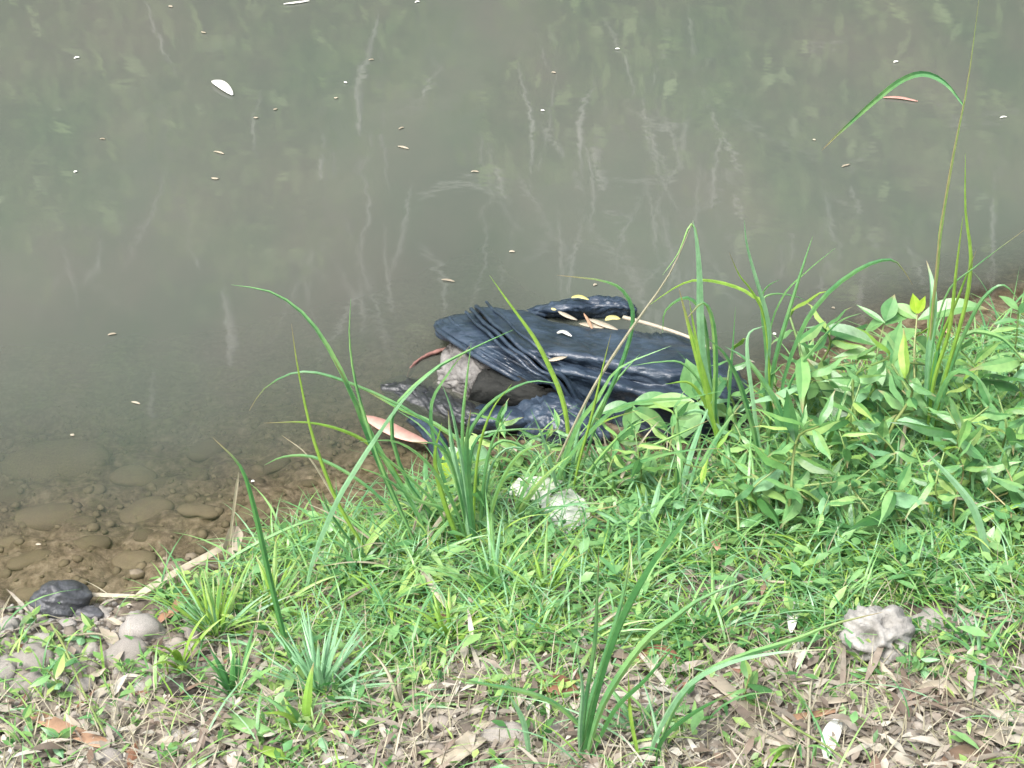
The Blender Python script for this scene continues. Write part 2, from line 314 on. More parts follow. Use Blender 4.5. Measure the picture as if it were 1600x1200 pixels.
# ------------------------------------------------------------------ far bank growth, seen in the water's mirror
def mirror_pt(px, py, y):
    w_ = at(px, py, 0); d = ray(px, py).copy(); d[2] = -d[2]; t = (y-w_[1])/d[1]; return w_+d*t
def far_branches():
    C = []; F = []; off = 0
    lines = [([(1075, 0), (1090, 110), (1125, 205)], 8), ([(1060, 20), (1085, 90)], 12), ([(1130, 110), (1180, 170)], 12), ([(1110, 60), (1118, 125)], 12),
        ([(1030, 0), (1032, 60)], 7), ([(925, 190), (935, 250), (948, 300)], 13), ([(930, 130), (905, 190), (910, 280)], 6), ([(1080, 160), (1062, 250), (1040, 290)], 9),
        ([(975, 165), (1040, 195), (1080, 185)], 5), ([(1030, 200), (1020, 220), (1050, 280)], 5), ([(935, 290), (990, 282), (1050, 285)], 6), ([(1140, 270), (1160, 340)], 9),
        ([(1330, 290), (1350, 340), (1375, 395)], 9), ([(1200, 40), (1225, 70), (1275, 75)], 12), ([(1205, 50), (1215, 120)], 5), ([(1250, 60), (1240, 110)], 5),
        ([(1390, 180), (1395, 220), (1422, 242)], 7), ([(1420, 170), (1425, 210)], 6), ([(940, 330), (990, 332)], 12), ([(840, 340), (880, 380), (892, 420)], 6),
        ([(445, 50), (470, 110), (525, 155)], 7), ([(592, 20), (575, 90), (560, 130), (563, 210)], 8), ([(560, 95), (562, 215)], 8), ([(402, 80), (395, 160)], 12),
        ([(340, 70), (340, 110)], 7), ([(505, 210), (500, 275)], 6), ([(525, 210), (520, 280)], 4), ([(290, 330), (300, 390), (315, 425)], 6), ([(350, 440), (360, 520), (362, 580)], 12),
        ([(135, 250), (145, 290)], 6), ([(10, 30), (30, 80)], 6), ([(560, 430), (570, 520)], 5), ([(240, 580), (238, 660)], 6), ([(760, 230), (800, 320)], 7), ([(780, 240), (870, 360)], 4),
        ([(1200, 280), (1260, 260), (1290, 240)], 6), ([(1280, 270), (1330, 260), (1370, 225)], 4), ([(1000, 20), (1005, 50)], 6), ([(365, 180), (372, 250), (368, 350)], 12),
        ([(650, 320), (700, 285), (760, 290), (800, 310)], 8), ([(600, 350), (610, 460), (620, 500)], 4), ([(1280, 400), (1345, 445)], 8), ([(1240, 220), (1225, 250), (1205, 300)], 10)]
    r = random.Random(4)
    for k in range(130):
        x = r.choice([r.gauss(1050, 160), r.uniform(0, 1600)]); y = r.uniform(-20, 420); L = r.uniform(70, 240); a = r.gauss(1.5, .7)
        lines.append(([(x, y), (x+math.cos(a)*L*.5+r.uniform(-22, 22), y+math.sin(a)*L*.5), (x+math.cos(a)*L+r.uniform(-14, 14), y+math.sin(a)*L)], r.uniform(2, 5)))
    for pts, w_ in lines:
        yy = 5.9+r.uniform(-.5, .2)
        P = catmull([mirror_pt(a, b_, yy) for a, b_ in pts], 9); s = 2*TX*11.0/1600
        P = P+np.array([[r.gauss(0, .003), r.gauss(0, .01), r.gauss(0, .003)] for _ in P])
        P = P+(np.array([0, 0, 0]))
        c, f = tube(P, w_*s*.8*np.array([.15, .4, .7, .9, 1, .9, .7, .4, .15]), 5)
        C.append(c); F += [tuple(i+off for i in q) for q in f]; off += len(c)
    return np.concatenate(C), F
M['root'] = stone_mat('brightened_roots', (.55, .55, .52), (.85, .85, .82), bump=.1)  # root colour brightened so the mirrored streaks look sunlit
c, f = far_branches(); o = raw_obj('hanging_roots', c, f, M['root'])
tag(o, 'tangle of pale roots hanging from the far bank above the water', 'roots', None, 'stuff')

def scatter_cards(name, N, center_f, size, matn, up=.3, asp=.35):
    P = center_f(N); n_ = len(P)
    d = rng.normal(size=(n_, 3)); d /= np.linalg.norm(d, axis=1)[:, None]
    s = rng.normal(size=(n_, 3)); s -= (s*d).sum(1)[:, None]*d; s /= np.linalg.norm(s, axis=1)[:, None]
    L = size*rng.uniform(.6, 1.4, n_)[:, None]
    v = np.stack([P-d*L/2, P+s*L*asp/2, P+d*L/2, P-s*L*asp/2], 1).reshape(-1, 3)
    return raw_obj(name, v, np.arange(4*n_).reshape(-1, 4), M[matn])
def far_fol(N):
    P = []
    cl = [(mirror_pt(a, b_, 5.7), r_) for a, b_, r_ in [(60, 120, .6), (30, 250, .5), (60, 180, .5), (20, 60, .6), (100, 60, .5), (370, 60, .3), (400, 250, .3), (1400, 30, .5), (1500, 20, .6), (1200, 60, .4), (370, 130, .45), (390, 330, .4), (560, 40, .4), (1450, 60, .8), (1550, 150, .7),
          (1240, 140, .6), (1100, 20, .6), (930, 40, .45), (1250, 260, .5), (840, 190, .3), (30, 20, .6), (1350, 330, .35)]]
    for k in range(14): cl.append((np.array([random.uniform(-7, 7), 6.6, random.uniform(4.6, 7.5)]), random.uniform(.7, 1.4)))
    for k in range(N):
        c_, r_ = cl[rng.integers(len(cl))]; P.append(c_+rng.normal(size=3)*r_*np.array([.5, .35, .5]))
    P = np.array(P); P = P[P[:, 2] > .15]; return P
M['far_leaf'] = leaf_mat('far_foliage', [(0, (.12, .22, .07)), (1, (.38, .50, .25))])
o = scatter_cards('overhanging_foliage', 26000, far_fol, .16, 'far_leaf'); tag(o, 'green bushes and overhanging foliage covering the far bank', 'foliage', None, 'stuff')

# ------------------------------------------------------------------ the soaked black jacket
def loft(rows, nu, nv, amp=.004, sc_=18, seed=1, closed=False, rib=0):
    G = np.array([[at(*p) for p in r] for r in rows])          # rows x pts x 3
    A = np.array([catmull(r, nv) for r in G])                   # rows x nv
    B = np.stack([catmull(A[:, j], nu) for j in range(nv)], 1)  # nu x nv x 3
    du = np.gradient(B, axis=0); dv = np.gradient(B, axis=1); N = np.cross(du, dv); N /= np.linalg.norm(N, axis=2)[..., None]+1e-9
    if N[..., 2].mean() < 0: N = -N
    u = np.linspace(0, 1, nu)[:, None]*np.ones((1, nv)); v = np.linspace(0, 1, nv)[None]*np.ones((nu, 1))
    Lu = np.linalg.norm(du, axis=2).sum(0).mean(); Lv = np.linalg.norm(dv, axis=2).sum(1).mean()
    x = u*Lu*sc_; y = v*Lv*sc_
    wob = fbm(x, y, 2, seed+3)*3
    f1 = 1-2*np.abs(fbm(x*.55+wob, y*1.3+wob*.5, 3, seed)*2.2); f2 = fbm(x*2.2, y*2.2, 3, seed+7)
    cr = 1-np.abs(fbm(x*.9+wob*1.5, y*.9-wob, 3, seed+31))*7; cr = np.clip(cr, 0, 1)**1.5      # sharp crease lines
    c2 = 1-np.abs(fbm(x*2.1-wob, y*2.1+wob, 2, seed+51))*7; c2 = np.clip(c2, 0, 1)**1.5
    B = B+N*((f1*amp*.9+f2*amp*.7-cr*amp*.9+c2*amp*.45)[..., None])
    if rib: B = B+N*(rib*np.abs(np.sin(v*math.pi*6)))[..., None]
    return B
def loft_obj(name, rows, m_, parent, nu=60, nv=50, thick=.004, **kw):
    B = loft(rows, nu, nv, **kw); nu, nv = B.shape[:2]; i = np.arange(nu*nv).reshape(nu, nv)
    f = np.stack([i[:-1, :-1], i[1:, :-1], i[1:, 1:], i[:-1, 1:]], -1).reshape(-1, 4)
    o = raw_obj(name, B.reshape(-1, 3), f, M[m_]); 
    so_ = o.modifiers.new('s', 'SOLIDIFY'); so_.thickness = thick; so_.offset = 0
    o.parent = parent
    o.matrix_parent_inverse = parent.matrix_world.inverted() if False else Matrix.Translation(-parent.location)
    return o
jl = at(930, 600, 0)
J = empty('leather_jacket', jl, 'soaked black leather jacket lying crumpled in the shallow water behind the grass', 'jacket')
loft_obj('body', [
    [(752, 497, -.05), (743, 482, .07), (775, 512, .118), (812, 545, .138), (836, 563, .124), (852, 577, .118), (885, 600, .075), (905, 640, .0)],
    [(830, 502, -.05), (815, 487, .065), (838, 520, .10), (862, 550, .132), (880, 567, .104), (893, 583, .112), (912, 610, .06), (935, 655, -.02)],
    [(905, 524, -.05), (895, 512, .055), (905, 535, .085), (922, 558, .13), (946, 582, .098), (956, 600, .112), (965, 625, .05), (985, 675, -.02)],
    [(990, 534, -.05), (985, 520, .06), (992, 545, .11), (1001, 573, .138), (1014, 602, .098), (1019, 618, .115), (1022, 645, .05), (1030, 693, -.02)],
    [(1065, 543, -.05), (1060, 527, .06), (1070, 550, .11), (1079, 578, .128), (1087, 604, .10), (1090, 622, .115), (1090, 650, .06), (1090, 692, -.02)],
    [(1120, 568, -.05), (1115, 552, .05), (1125, 572, .09), (1130, 598, .09), (1134, 615, .08), (1136, 628, .078), (1135, 650, .04), (1130, 677, -.02)],
    [(1165, 604, -.05), (1163, 597, .01), (1168, 608, .02), (1170, 618, .025), (1170, 627, .022), (1170, 634, .02), (1168, 645, .0), (1165, 660, -.03)]],
    'leather', J, 150, 110, amp=.0058, sc_=7.5, seed=2)
HEM = [(743, 482, .074), (775, 512, .122), (812, 545, .142), (850, 575, .122), (885, 600, .08), (905, 640, .01)]
for k, (dx, dy, dz) in enumerate([(1, -1, .004), (-7, 4, .002), (-15, 9, -.003), (17, -8, .004)]):
    P = catmull([at(a+dx, b_+dy, c_+dz) for a, b_, c_ in HEM], 40); P[:, 2] += .004+.003*np.sin(np.arange(40)*.7+k)
    c, f = tube(P, .0054-.0006*k, 7); o = raw_obj('piping', c, f, M['leather']); o.parent = J; o.matrix_parent_inverse = Matrix.Translation(-J.location)
loft_obj('hem_flap', [
    [(681, 510, .045), (688, 520, .062), (738, 552, .078), (788, 582, .075), (825, 603, .045)],
    [(683, 502, .05), (700, 514, .08), (748, 545, .09), (796, 577, .085), (835, 602, .05)],
    [(706, 495, .05), (730, 512, .085), (770, 543, .095), (815, 573, .085), (852, 600, .05)],
    [(745, 489, .045), (778, 518, .08), (815, 551, .10), (850, 581, .08), (885, 606, .04)]], 'leather', J, 50, 50, amp=.003, sc_=20, seed=5, rib=0)
HB = [(681, 508, .052), (690, 519, .07), (738, 552, .084), (788, 581, .082), (828, 603, .05)]
for k, (dx, dy) in enumerate([(0, 1), (9, -6), (22, -12)]):
    P = catmull([at(a+dx, b_+dy, c_+.003*(k+1)) for a, b_, c_ in HB], 36)
    c, f = tube(P, .0065 if k == 0 else .0045, 7); o = raw_obj('piping', c, f, M['leather']); o.parent = J; o.matrix_parent_inverse = Matrix.Translation(-J.location)
P = catmull([at(684, 514, .045), at(687, 524, .045), at(703, 529, .05), at(722, 526, .055)], 16); c, f = tube(P, .008, 8)
o = raw_obj('rolled_edge', c, f, M['leather']); o.parent = J; o.matrix_parent_inverse = Matrix.Translation(-J.location)
loft_obj('lining', [
    [(705, 532, .05), (694, 556, .03), (684, 584, .012), (676, 604, -.02)],
    [(724, 536, .055), (718, 562, .05), (708, 590, .035), (700, 614, -.01)],
    [(748, 550, .06), (745, 574, .052), (738, 600, .034), (728, 622, -.01)],
    [(778, 570, .04), (770, 590, .03), (760, 607, .012), (748, 628, -.02)]], 'lining', J, 60, 60, amp=.009, sc_=18, seed=8)
loft_obj('inner_panel', [
    [(752, 578, .05), (745, 594, .045), (738, 610, .03), (728, 632, -.02)],
    [(790, 580, .07), (786, 597, .062), (780, 614, .045), (774, 638, -.01)],
    [(835, 600, .065), (832, 612, .055), (826, 624, .04), (820, 642, -.01)],
    [(868, 612, .03), (868, 620, .03), (862, 630, .02), (858, 645, -.02)]], 'darkfab', J, 44, 30, amp=.004, sc_=20, seed=11)
loft_obj('lower_sleeve', [
    [(790, 640, -.03), (797, 650, -.005), (808, 668, -.005), (820, 692, -.04)],
    [(822, 613, .02), (828, 630, .038), (838, 662, .034), (848, 697, -.03)],
    [(858, 606, .03), (864, 630, .055), (874, 667, .040), (880, 702, -.03)],
    [(893, 612, .03), (903, 640, .048), (915, 672, .034), (922, 702, -.03)],
    [(930, 650, -.03), (940, 665, .01), (952, 682, .01), (960, 700, -.05)]], 'leather', J, 80, 70, amp=.009, sc_=14, seed=14)
loft_obj('pocket_flap', [
    [(735, 636, -.01), (732, 648, .018), (734, 660, .018), (736, 678, -.02)],
    [(768, 632, .0), (768, 643, .03), (768, 658, .028), (768, 674, -.01)],
    [(802, 634, .0), (806, 645, .035), (808, 658, .03), (806, 674, -.01)],
    [(826, 645, .0), (830, 652, .01), (832, 662, .01), (830, 676, -.03)]], 'leather', J, 36, 30, amp=.003, sc_=22, seed=17)
loft_obj('front_panel', [
    [(594, 603, -.012), (596, 608, -.006), (600, 614, -.01), (606, 624, -.03)],
    [(635, 590, -.02), (640, 606, .002), (648, 628, .0), (655, 648, -.03)],
    [(672, 598, -.02), (682, 620, .010), (692, 644, .002), (700, 668, -.03)],
    [(708, 618, -.02), (716, 636, .018), (724, 656, .012), (732, 680, -.03)],
    [(745, 632, -.02), (752, 646, .012), (760, 662, .01), (768, 684, -.03)]], 'leather_muddy', J, 80, 60, amp=.008, sc_=13, seed=20)
loft_obj('strap', [
    [(634, 658, -.01), (640, 652, .015), (650, 650, .012)],
    [(655, 672, .0), (662, 664, .025), (672, 660, .02)],
    [(672, 700, .0), (682, 690, .03), (694, 684, .02)],
    [(688, 728, -.02), (696, 716, .015), (708, 710, -.01)]], 'leather', J, 30, 14, amp=.003, sc_=30, seed=22)
loft_obj('back_sleeve', [
    [(815, 492, -.04), (822, 486, .0), (834, 491, .0), (845, 499, -.03)],
    [(866, 482, -.04), (870, 473, .035), (880, 485, .045), (886, 504, -.03)],
    [(918, 478, -.04), (920, 468, .04), (926, 482, .038), (930, 503, -.03)],
    [(966, 478, -.04), (968, 467, .042), (974, 482, .036), (978, 502, -.03)],
    [(994, 488, -.05), (990, 480, .015), (994, 490, .015), (994, 503, -.04)]], 'leather', J, 80, 40, amp=.007, sc_=18, seed=25)
loft_obj('red_cloth', [
    [(636, 592, -.03), (640, 575, .0), (648, 566, .004)],
    [(655, 566, -.02), (664, 556, .007), (672, 552, .004)],
    [(680, 556, -.02), (690, 548, .01), (700, 543, .01)]], 'redfab', J, 24, 12, amp=.002, sc_=22, seed=28)

# ------------------------------------------------------------------ leaves and blades
def leaf_data(L, W, droop=.25, fold=.25, wave=0, n=7, shape=.42, curl=0):
    t = np.linspace(0, 1, n); prof = np.sin(math.pi*t**(math.log(.5)/math.log(shape)))**1.15; prof[0] = .08; prof[-1] = 0.02
    x = L*t; z = -droop*L*t**2 + wave*np.sin(t*9)*L*.03
    P = np.stack([x, curl*L*t**2, z], 1); side = np.tile([0, 1.0, 0], (n, 1))
    return strip(P, W*prof, side, fold)
LEAF = {}
def leaf_mesh(key, L, W, matn, **kw):
    if key not in LEAF:
        c, f = leaf_data(L, W, **kw); LEAF[key] = raw_mesh('leaf', c, f, M[matn])
    return LEAF[key]
def trace_blade(pts, wpx, parent, m_='blade', lean=None, name='blade', tipfirst=True, base_w=.5, n=16, ground=True, depth0=0.0):
    pts = list(pts)[::-1] if tipfirst else list(pts)
    B = at_ground(*pts[0]) if ground else at(*pts[0], .03)
    if B[2] < .0: B = at(*pts[0], 0)-np.array([0, 0, .02])
    by = B[1]+depth0; lean = random.uniform(-.12, .12) if lean is None else lean
    k = len(pts); P = [B]
    for i, (a, b_) in enumerate(pts[1:], 1):
        t = i/(k-1); y = by+lean*t; q = at_y(a, b_, y)
        g_ = max(gz(q[0], q[1]), 0)+.012
        if q[2] < g_:
            q = at(a, b_, g_)
            q = at(a, b_, max(gz(q[0], q[1]), 0)+.015)
        P.append(q)
    P = catmull(P, n); t = np.linspace(0, 1, n); d = np.linalg.norm(P-CAM, axis=1)
    Wd = wpx*d*2*TX/1600*np.minimum(base_w+(1-base_w)*t/.25, 1)*np.clip((1-t)/.45, 0, 1)**.75; Wd[-1] = .0004
    T = np.gradient(P, axis=0); V = P-CAM; S = np.cross(T, V); a0 = random.uniform(-.5, .5); a1 = a0+random.uniform(-.5, .5)
    S /= np.linalg.norm(S, axis=1)[:, None]; V /= np.linalg.norm(V, axis=1)[:, None]; a = (a0+(a1-a0)*t)[:, None]
    S = S*np.cos(a)+V*np.sin(a)
    c, f = strip(P, Wd*1.0, S, .55)
    if parent is None: return c, f
    o = raw_obj(name, c-np.array(parent.location), f, M[m_], parent); return o
def tuft(name, base, label, cat, blades, group=None, wide=1.0):
    loc = at_ground(*base); e = empty(name, loc, label, cat, group)
    for b_ in blades:
        pts, w_ = b_[0], b_[1]; m_ = b_[2] if len(b_) > 2 else 'blade'; nm = b_[3] if len(b_) > 3 else 'blade'
        w_ *= .78
        trace_blade([(p[0]+random.uniform(-1, 1), p[1]) for p in pts], w_*wide, e, m_, name=nm)
    rr_ = random.Random(int(base[0]*7+base[1])); nth = 9 if len(blades) > 3 else 2
    for i in range(nth):   # thin younger blades at the foot of the tuft
        a = rr_.uniform(0, 6.28); tl = R(rr_.uniform(8, 60)); L = rr_.uniform(.08, .26); t = np.linspace(0, 1, 10)[:, None]; h = np.array([math.cos(a), math.sin(a)*.8, 0])
        P = (h*math.sin(tl)+np.array([0, 0, math.cos(tl)]))*L*t+h*L*.35*t**2-np.array([0, 0, 1])*L*.4*t**2.5+np.array([rr_.uniform(-.04, .04), rr_.uniform(-.03, .03), 0]); t = t[:, 0]
        c, f = strip(P, rr_.uniform(.003, .0065)*np.clip((1-t)/.6, 0, 1)**.8+.0002, np.tile([-math.sin(a), math.cos(a), .2], (10, 1)), .5); raw_obj('blade', c, f, M[rr_.choice(['blade', 'grass', 'blade_blue', 'blade_yellow', 'straw'])], e)
    return e
G1 = 'grass tufts on the bank'
tuft('grass_tuft', (448, 1010), 'single long dark green blade arching over the shallows beside the rosette', 'grass blade',
     [([(332, 684), (375, 729), (397, 792), (416, 879), (446, 1002), (470, 1070)], 11, 'blade_dark')], G1)
tuft('grass_tuft', (660, 880), 'grass tuft with long blades arching far out over the brown shallows', 'grass',
     [([(362, 445), (425, 457), (478, 495), (522, 558), (560, 640), (600, 715), (650, 800), (675, 870)], 10),
      ([(548, 465), (546, 530), (556, 600), (576, 668), (600, 740), (640, 830), (665, 880)], 7),
      ([(455, 505), (464, 570), (484, 665), (506, 729), (532, 792), (581, 871), (620, 890)], 8, 'blade_yellow'),
      ([(413, 661), (480, 660), (540, 674), (585, 700), (625, 750), (655, 830)], 7, 'blade_yellow'),
      ([(412, 727), (442, 714), (487, 714), (544, 740), (600, 785), (650, 860)], 7),
      ([(390, 642), (412, 609), (450, 586), (487, 582), (532, 594), (600, 622), (680, 670), (720, 760), (730, 850)], 7),
      ([(440, 680), (480, 712), (520, 775), (570, 850)], 4, 'straw'),
      ([(520, 560), (548, 610), (580, 690), (610, 760), (650, 850)], 12),
      ([(570, 640), (590, 700), (640, 745), (690, 800), (700, 860)], 6)], G1)
tuft('grass_tuft', (475, 960), 'pair of pale wide blades crossing each other above the shallows', 'grass blades',
     [([(700, 560), (640, 612), (590, 680), (551, 740), (525, 785), (491, 867), (472, 950)], 11, 'blade_blue'),
      ([(326, 912), (360, 875), (412, 845), (480, 815), (540, 803)][::-1], 8, 'blade'),
      ([(500, 760), (515, 800), (560, 860), (600, 890)], 6)], G1)
tuft('grass_tuft', (880, 790), 'grass tuft in front of the jacket sending a pale stalk up to the folded blade', 'grass',
     [([(764, 430), (798, 477), (836, 528), (862, 579), (879, 621), (887, 670), (890, 750)], 10, 'blade_yellow'),
      ([(1083, 345), (1044, 430), (985, 515), (930, 600), (891, 676), (850, 765)], 6, 'straw', 'stalk'),
      ([(1050, 540), (968, 574), (934, 621), (900, 668), (875, 740), (865, 780)], 11),
      ([(1130, 610), (1070, 622), (1019, 625), (964, 638), (921, 676), (875, 736), (860, 790)], 9),
      ([(1000, 640), (940, 660), (900, 700), (880, 760)], 6, 'blade_yellow'),
      ([(1000, 553), (960, 600), (925, 660), (900, 720), (880, 780)], 8), ([(1110, 655), (1070, 674), (1006, 702), (942, 723), (891, 760), (870, 790)], 7), ([(1130, 700), (1060, 705), (990, 725), (930, 760), (900, 795)], 8),
      ([(955, 520), (940, 580), (925, 650), (905, 720), (890, 790)], 6, 'blade_yellow'), ([(830, 640), (850, 690), (865, 740), (875, 790)], 7, 'blade_blue'), ([(1030, 650), (985, 668), (950, 700), (915, 745), (890, 790)], 7), ([(920, 620), (905, 670), (895, 730), (885, 790)], 8, 'blade_blue'),
      ([(870, 430), (940, 438), (975, 455), (990, 495)][::1]+[(975, 560), (940, 640), (900, 760)], 9)], G1)
tuft('grass_tuft', (740, 860), 'dense upright grass tuft between the pink leaf and the jacket', 'grass',
     [([(802, 515), (730, 549), (666, 587), (611, 655), (575, 720), (600, 800), (680, 860)][:4]+[(640, 760), (720, 850)], 8),
      ([(734, 540), (700, 583), (672, 640), (690, 740), (735, 850)], 8),
      ([(874, 600), (832, 596), (790, 613), (755, 642), (730, 690), (724, 760), (735, 850)], 8),
      ([(736, 535), (728, 600), (722, 668), (728, 760), (742, 860)], 7),
      ([(560, 604), (624, 638), (687, 668), (740, 720), (750, 840)], 9),
      ([(880, 672), (798, 672), (743, 690), (735, 780), (745, 860)], 7),
      ([(700, 640), (708, 700), (725, 783), (739, 867)], 12, 'blade_blue'),
      ([(735, 640), (728, 700), (735, 790), (745, 870)], 12, 'blade'),
      ([(840, 745), (835, 715), (810, 695), (780, 690), (760, 720), (755, 800), (745, 850)], 6), ([(860, 735), (830, 705), (790, 702), (765, 740), (755, 820), (748, 855)], 5, 'blade_blue'), ([(620, 640), (660, 668), (700, 720), (725, 790), (738, 860)], 6), ([(800, 600), (770, 640), (750, 700), (742, 780), (742, 860)], 6, 'blade_yellow'),
      ([(560, 690), (620, 690), (670, 725), (710, 790), (735, 860)], 7), ([(690, 600), (705, 640), (718, 700), (730, 780), (740, 860)], 7, 'blade_blue'), ([(830, 760), (800, 740), (775, 770), (755, 860)], 7),
      ([(690, 660), (680, 720), (700, 800), (730, 870)], 11, 'blade_yellow'),
      ([(640, 690), (690, 700), (715, 760), (735, 860)], 8),
      ([(800, 640), (770, 690), (755, 770), (750, 860)], 7),
      ([(860, 690), (810, 710), (775, 770), (755, 860)], 8, 'blade'),
      ([(650, 780), (600, 745), (560, 730)][::-1]+[(700, 800), (740, 860)], 7)], G1)
tuft('grass_tuft', (1130, 740), 'grass tuft with one tall wide blade bent over at its top behind the jacket end', 'grass',
     [([(1083, 344), (1090, 384), (1093, 437), (1095, 509), (1102, 580), (1120, 660), (1130, 730)], 15, 'blade_blue'),
      ([(1035, 430), (1060, 395), (1080, 350), (1092, 400), (1097, 520), (1125, 700)], 5, 'blade'),
      ([(1072, 500), (1099, 473), (1114, 509), (1118, 581), (1116, 650), (1128, 730)], 10, 'blade'),
      ([(1060, 450), (1081, 530), (1096, 581), (1114, 645), (1132, 735)], 14, 'blade_yellow'),
      ([(1078, 470), (1088, 530), (1100, 600), (1120, 680), (1135, 750)], 9, 'blade_yellow'),
      ([(1035, 520), (1040, 485), (1075, 465), (1100, 500), (1110, 600), (1125, 720)], 7, 'blade'),
      ([(985, 572), (1030, 566), (1070, 570), (1105, 620), (1125, 720)], 5), ([(1020, 700), (1065, 650), (1100, 645), (1125, 690), (1132, 735)], 8, 'blade_blue'), ([(1150, 480), (1145, 560), (1138, 640), (1132, 730)], 7), ([(1040, 600), (1080, 600), (1110, 650), (1130, 730)], 7, 'blade_yellow'),
      ([(1099, 523), (1132, 552), (1153, 595), (1167, 634), (1182, 700), (1180, 770)], 10, 'blade')], G1)
tuft('grass_tuft', (1205, 730), 'spreading grass tuft with a high arching blade behind the broad-leaved plants', 'grass',
     [([(1162, 344), (1167, 384), (1182, 437), (1198, 491), (1201, 531), (1198, 600), (1205, 720)], 9, 'blade_blue'),
      ([(1271, 368), (1253, 420), (1232, 491), (1210, 566), (1200, 650), (1205, 730)], 9, 'blade'),
      ([(1427, 445), (1404, 412), (1382, 406), (1347, 418), (1304, 448), (1268, 488), (1246, 531), (1222, 600), (1208, 720)], 9, 'blade'),
      ([(1305, 387), (1261, 423), (1221, 465), (1200, 540), (1200, 700)], 4, 'blade'),
      ([(1010, 480), (1060, 446), (1096, 437), (1142, 445), (1178, 463), (1198, 500), (1203, 720)], 7, 'blade_yellow'),
      ([(1132, 541), (1167, 563), (1196, 602), (1218, 645), (1239, 740)], 11, 'blade'),
      ([(1195, 509), (1171, 520), (1167, 552), (1175, 609), (1185, 690), (1200, 760)], 8, 'blade_blue'),
      ([(1347, 489), (1311, 502), (1275, 541), (1232, 605), (1212, 720)], 6, 'blade'),
      ([(1140, 395), (1155, 430), (1175, 455), (1195, 500), (1203, 600), (1205, 720)], 5, 'blade_yellow'),
      ([(1218, 437), (1200, 448), (1190, 470), (1195, 540), (1203, 650)], 5, 'blade'),
      ([(1260, 470), (1240, 462), (1205, 460), (1190, 480), (1198, 560), (1203, 700)], 4, 'blade')], G1)
S = tuft('seed_grass', (1445, 720), 'tallest grass clump with a seed stalk reaching out of the top of the picture', 'grass',
     [([(1532, -20), (1512, 130), (1490, 240), (1472, 350), (1463, 430), (1450, 560), (1442, 700)], 6, 'stem', 'stalk'),
      ([(1448, 407), (1455, 440), (1457, 480), (1450, 570), (1445, 710)], 17, 'blade_blue'),
      ([(1480, 300), (1470, 360), (1465, 420), (1451, 531), (1440, 700)], 7, 'blade_yellow'),
      ([(1504, 337), (1494, 420), (1483, 516), (1458, 600), (1445, 720)], 8, 'blade_yellow'),
      ([(1508, 240), (1508, 330), (1517, 402), (1508, 480), (1474, 600), (1448, 720)], 8, 'blade_yellow'),
      ([(1526, 391), (1497, 463), (1461, 560), (1440, 700)], 6, 'blade_yellow'),
      ([(1610, 352), (1526, 416), (1480, 460), (1455, 560), (1445, 720)], 4, 'blade'),
      ([(1594, 470), (1569, 446), (1544, 459), (1519, 495), (1485, 580), (1455, 710)], 8, 'blade'),
      ([(1610, 580), (1583, 545), (1555, 524), (1508, 524), (1475, 590), (1450, 700)], 9, 'blade'),
      ([(1590, 665), (1547, 617), (1519, 584), (1487, 584), (1460, 640), (1450, 730)], 10, 'blade'),
      ([(1480, 470), (1468, 540), (1455, 620), (1445, 720)], 9, 'blade_dark'),
      ([(1545, 830), (1510, 770), (1478, 700), (1450, 655), (1440, 690)], 17, 'blade_blue')], G1)
c, f = trace_blade([(1284, 235), (1320, 200), (1370, 155), (1410, 125), (1445, 115), (1475, 130), (1505, 162)], 8, None, ground=False)
# flag leaf joined to the seed stalk
yS = at_ground(1445, 700)[1]; P = catmull([at_y(a, b_, yS+.02+.25*t) for t, (a, b_) in zip(np.linspace(0, 1, 7), [(1505, 164), (1478, 130), (1445, 115), (1410, 125), (1370, 155), (1320, 200), (1284, 235)])], 18)
tt = np.linspace(0, 1, 18); c, f = strip(P, .011*np.minimum(.3+tt*3, 1)*np.clip((1-tt)/.4, 0, 1)**.7+.0004, np.tile([.3, -.3, .8], (18, 1)), .3)
raw_obj('blade', c-np.array(S.location), f, M['blade'], S)
tuft('grass_tuft', (912, 1196), 'dark strong grass blades fanning out at the near edge of the bank', 'grass',
     [([(1115, 745), (1097, 771), (1060, 825), (1018, 879), (977, 950), (952, 1012), (927, 1096), (906, 1196)], 15, 'blade_dark'),
      ([(1200, 895), (1102, 933), (1052, 967), (1010, 1000), (968, 1058), (935, 1117), (914, 1196)], 15, 'blade'),
      ([(693, 1056), (747, 1067), (810, 1079), (860, 1096), (902, 1129), (935, 1175)], 10, 'blade'),
      ([(793, 1083), (818, 1129), (831, 1196)], 11, 'blade_blue'),
      ([(1075, 790), (1010, 900), (965, 985), (935, 1080), (910, 1196)], 10, 'blade_dark'),
      ([(990, 840), (975, 930), (950, 1010), (920, 1110), (905, 1196)], 11, 'blade'),
      ([(935, 860), (933, 933), (930, 1008), (915, 1100), (908, 1190)], 9, 'blade'),
      ([(900, 1020), (910, 1080), (905, 1140), (908, 1190)], 9, 'blade_blue'),
      ([(1060, 1000), (1010, 1060), (960, 1110), (920, 1190)], 9, 'blade_dark')], G1)
tuft('grass_tuft', (1012, 1196), 'grass blades sweeping sideways in front of the dry leaf litter', 'grass',
     [([(1380, 956), (1300, 976), (1240, 1000), (1160, 1024), (1100, 1052), (1060, 1096), (1020, 1190)], 11, 'blade'),
      ([(1308, 1014), (1220, 1018), (1140, 1034), (1075, 1070), (1030, 1140), (1010, 1196)], 12, 'blade_blue'),
      ([(1150, 1080), (1090, 1110), (1040, 1150), (1020, 1196)], 9, 'blade_dark'),
      ([(982, 1050), (985, 1120), (1000, 1196)], 8, 'blade_yellow')], G1)
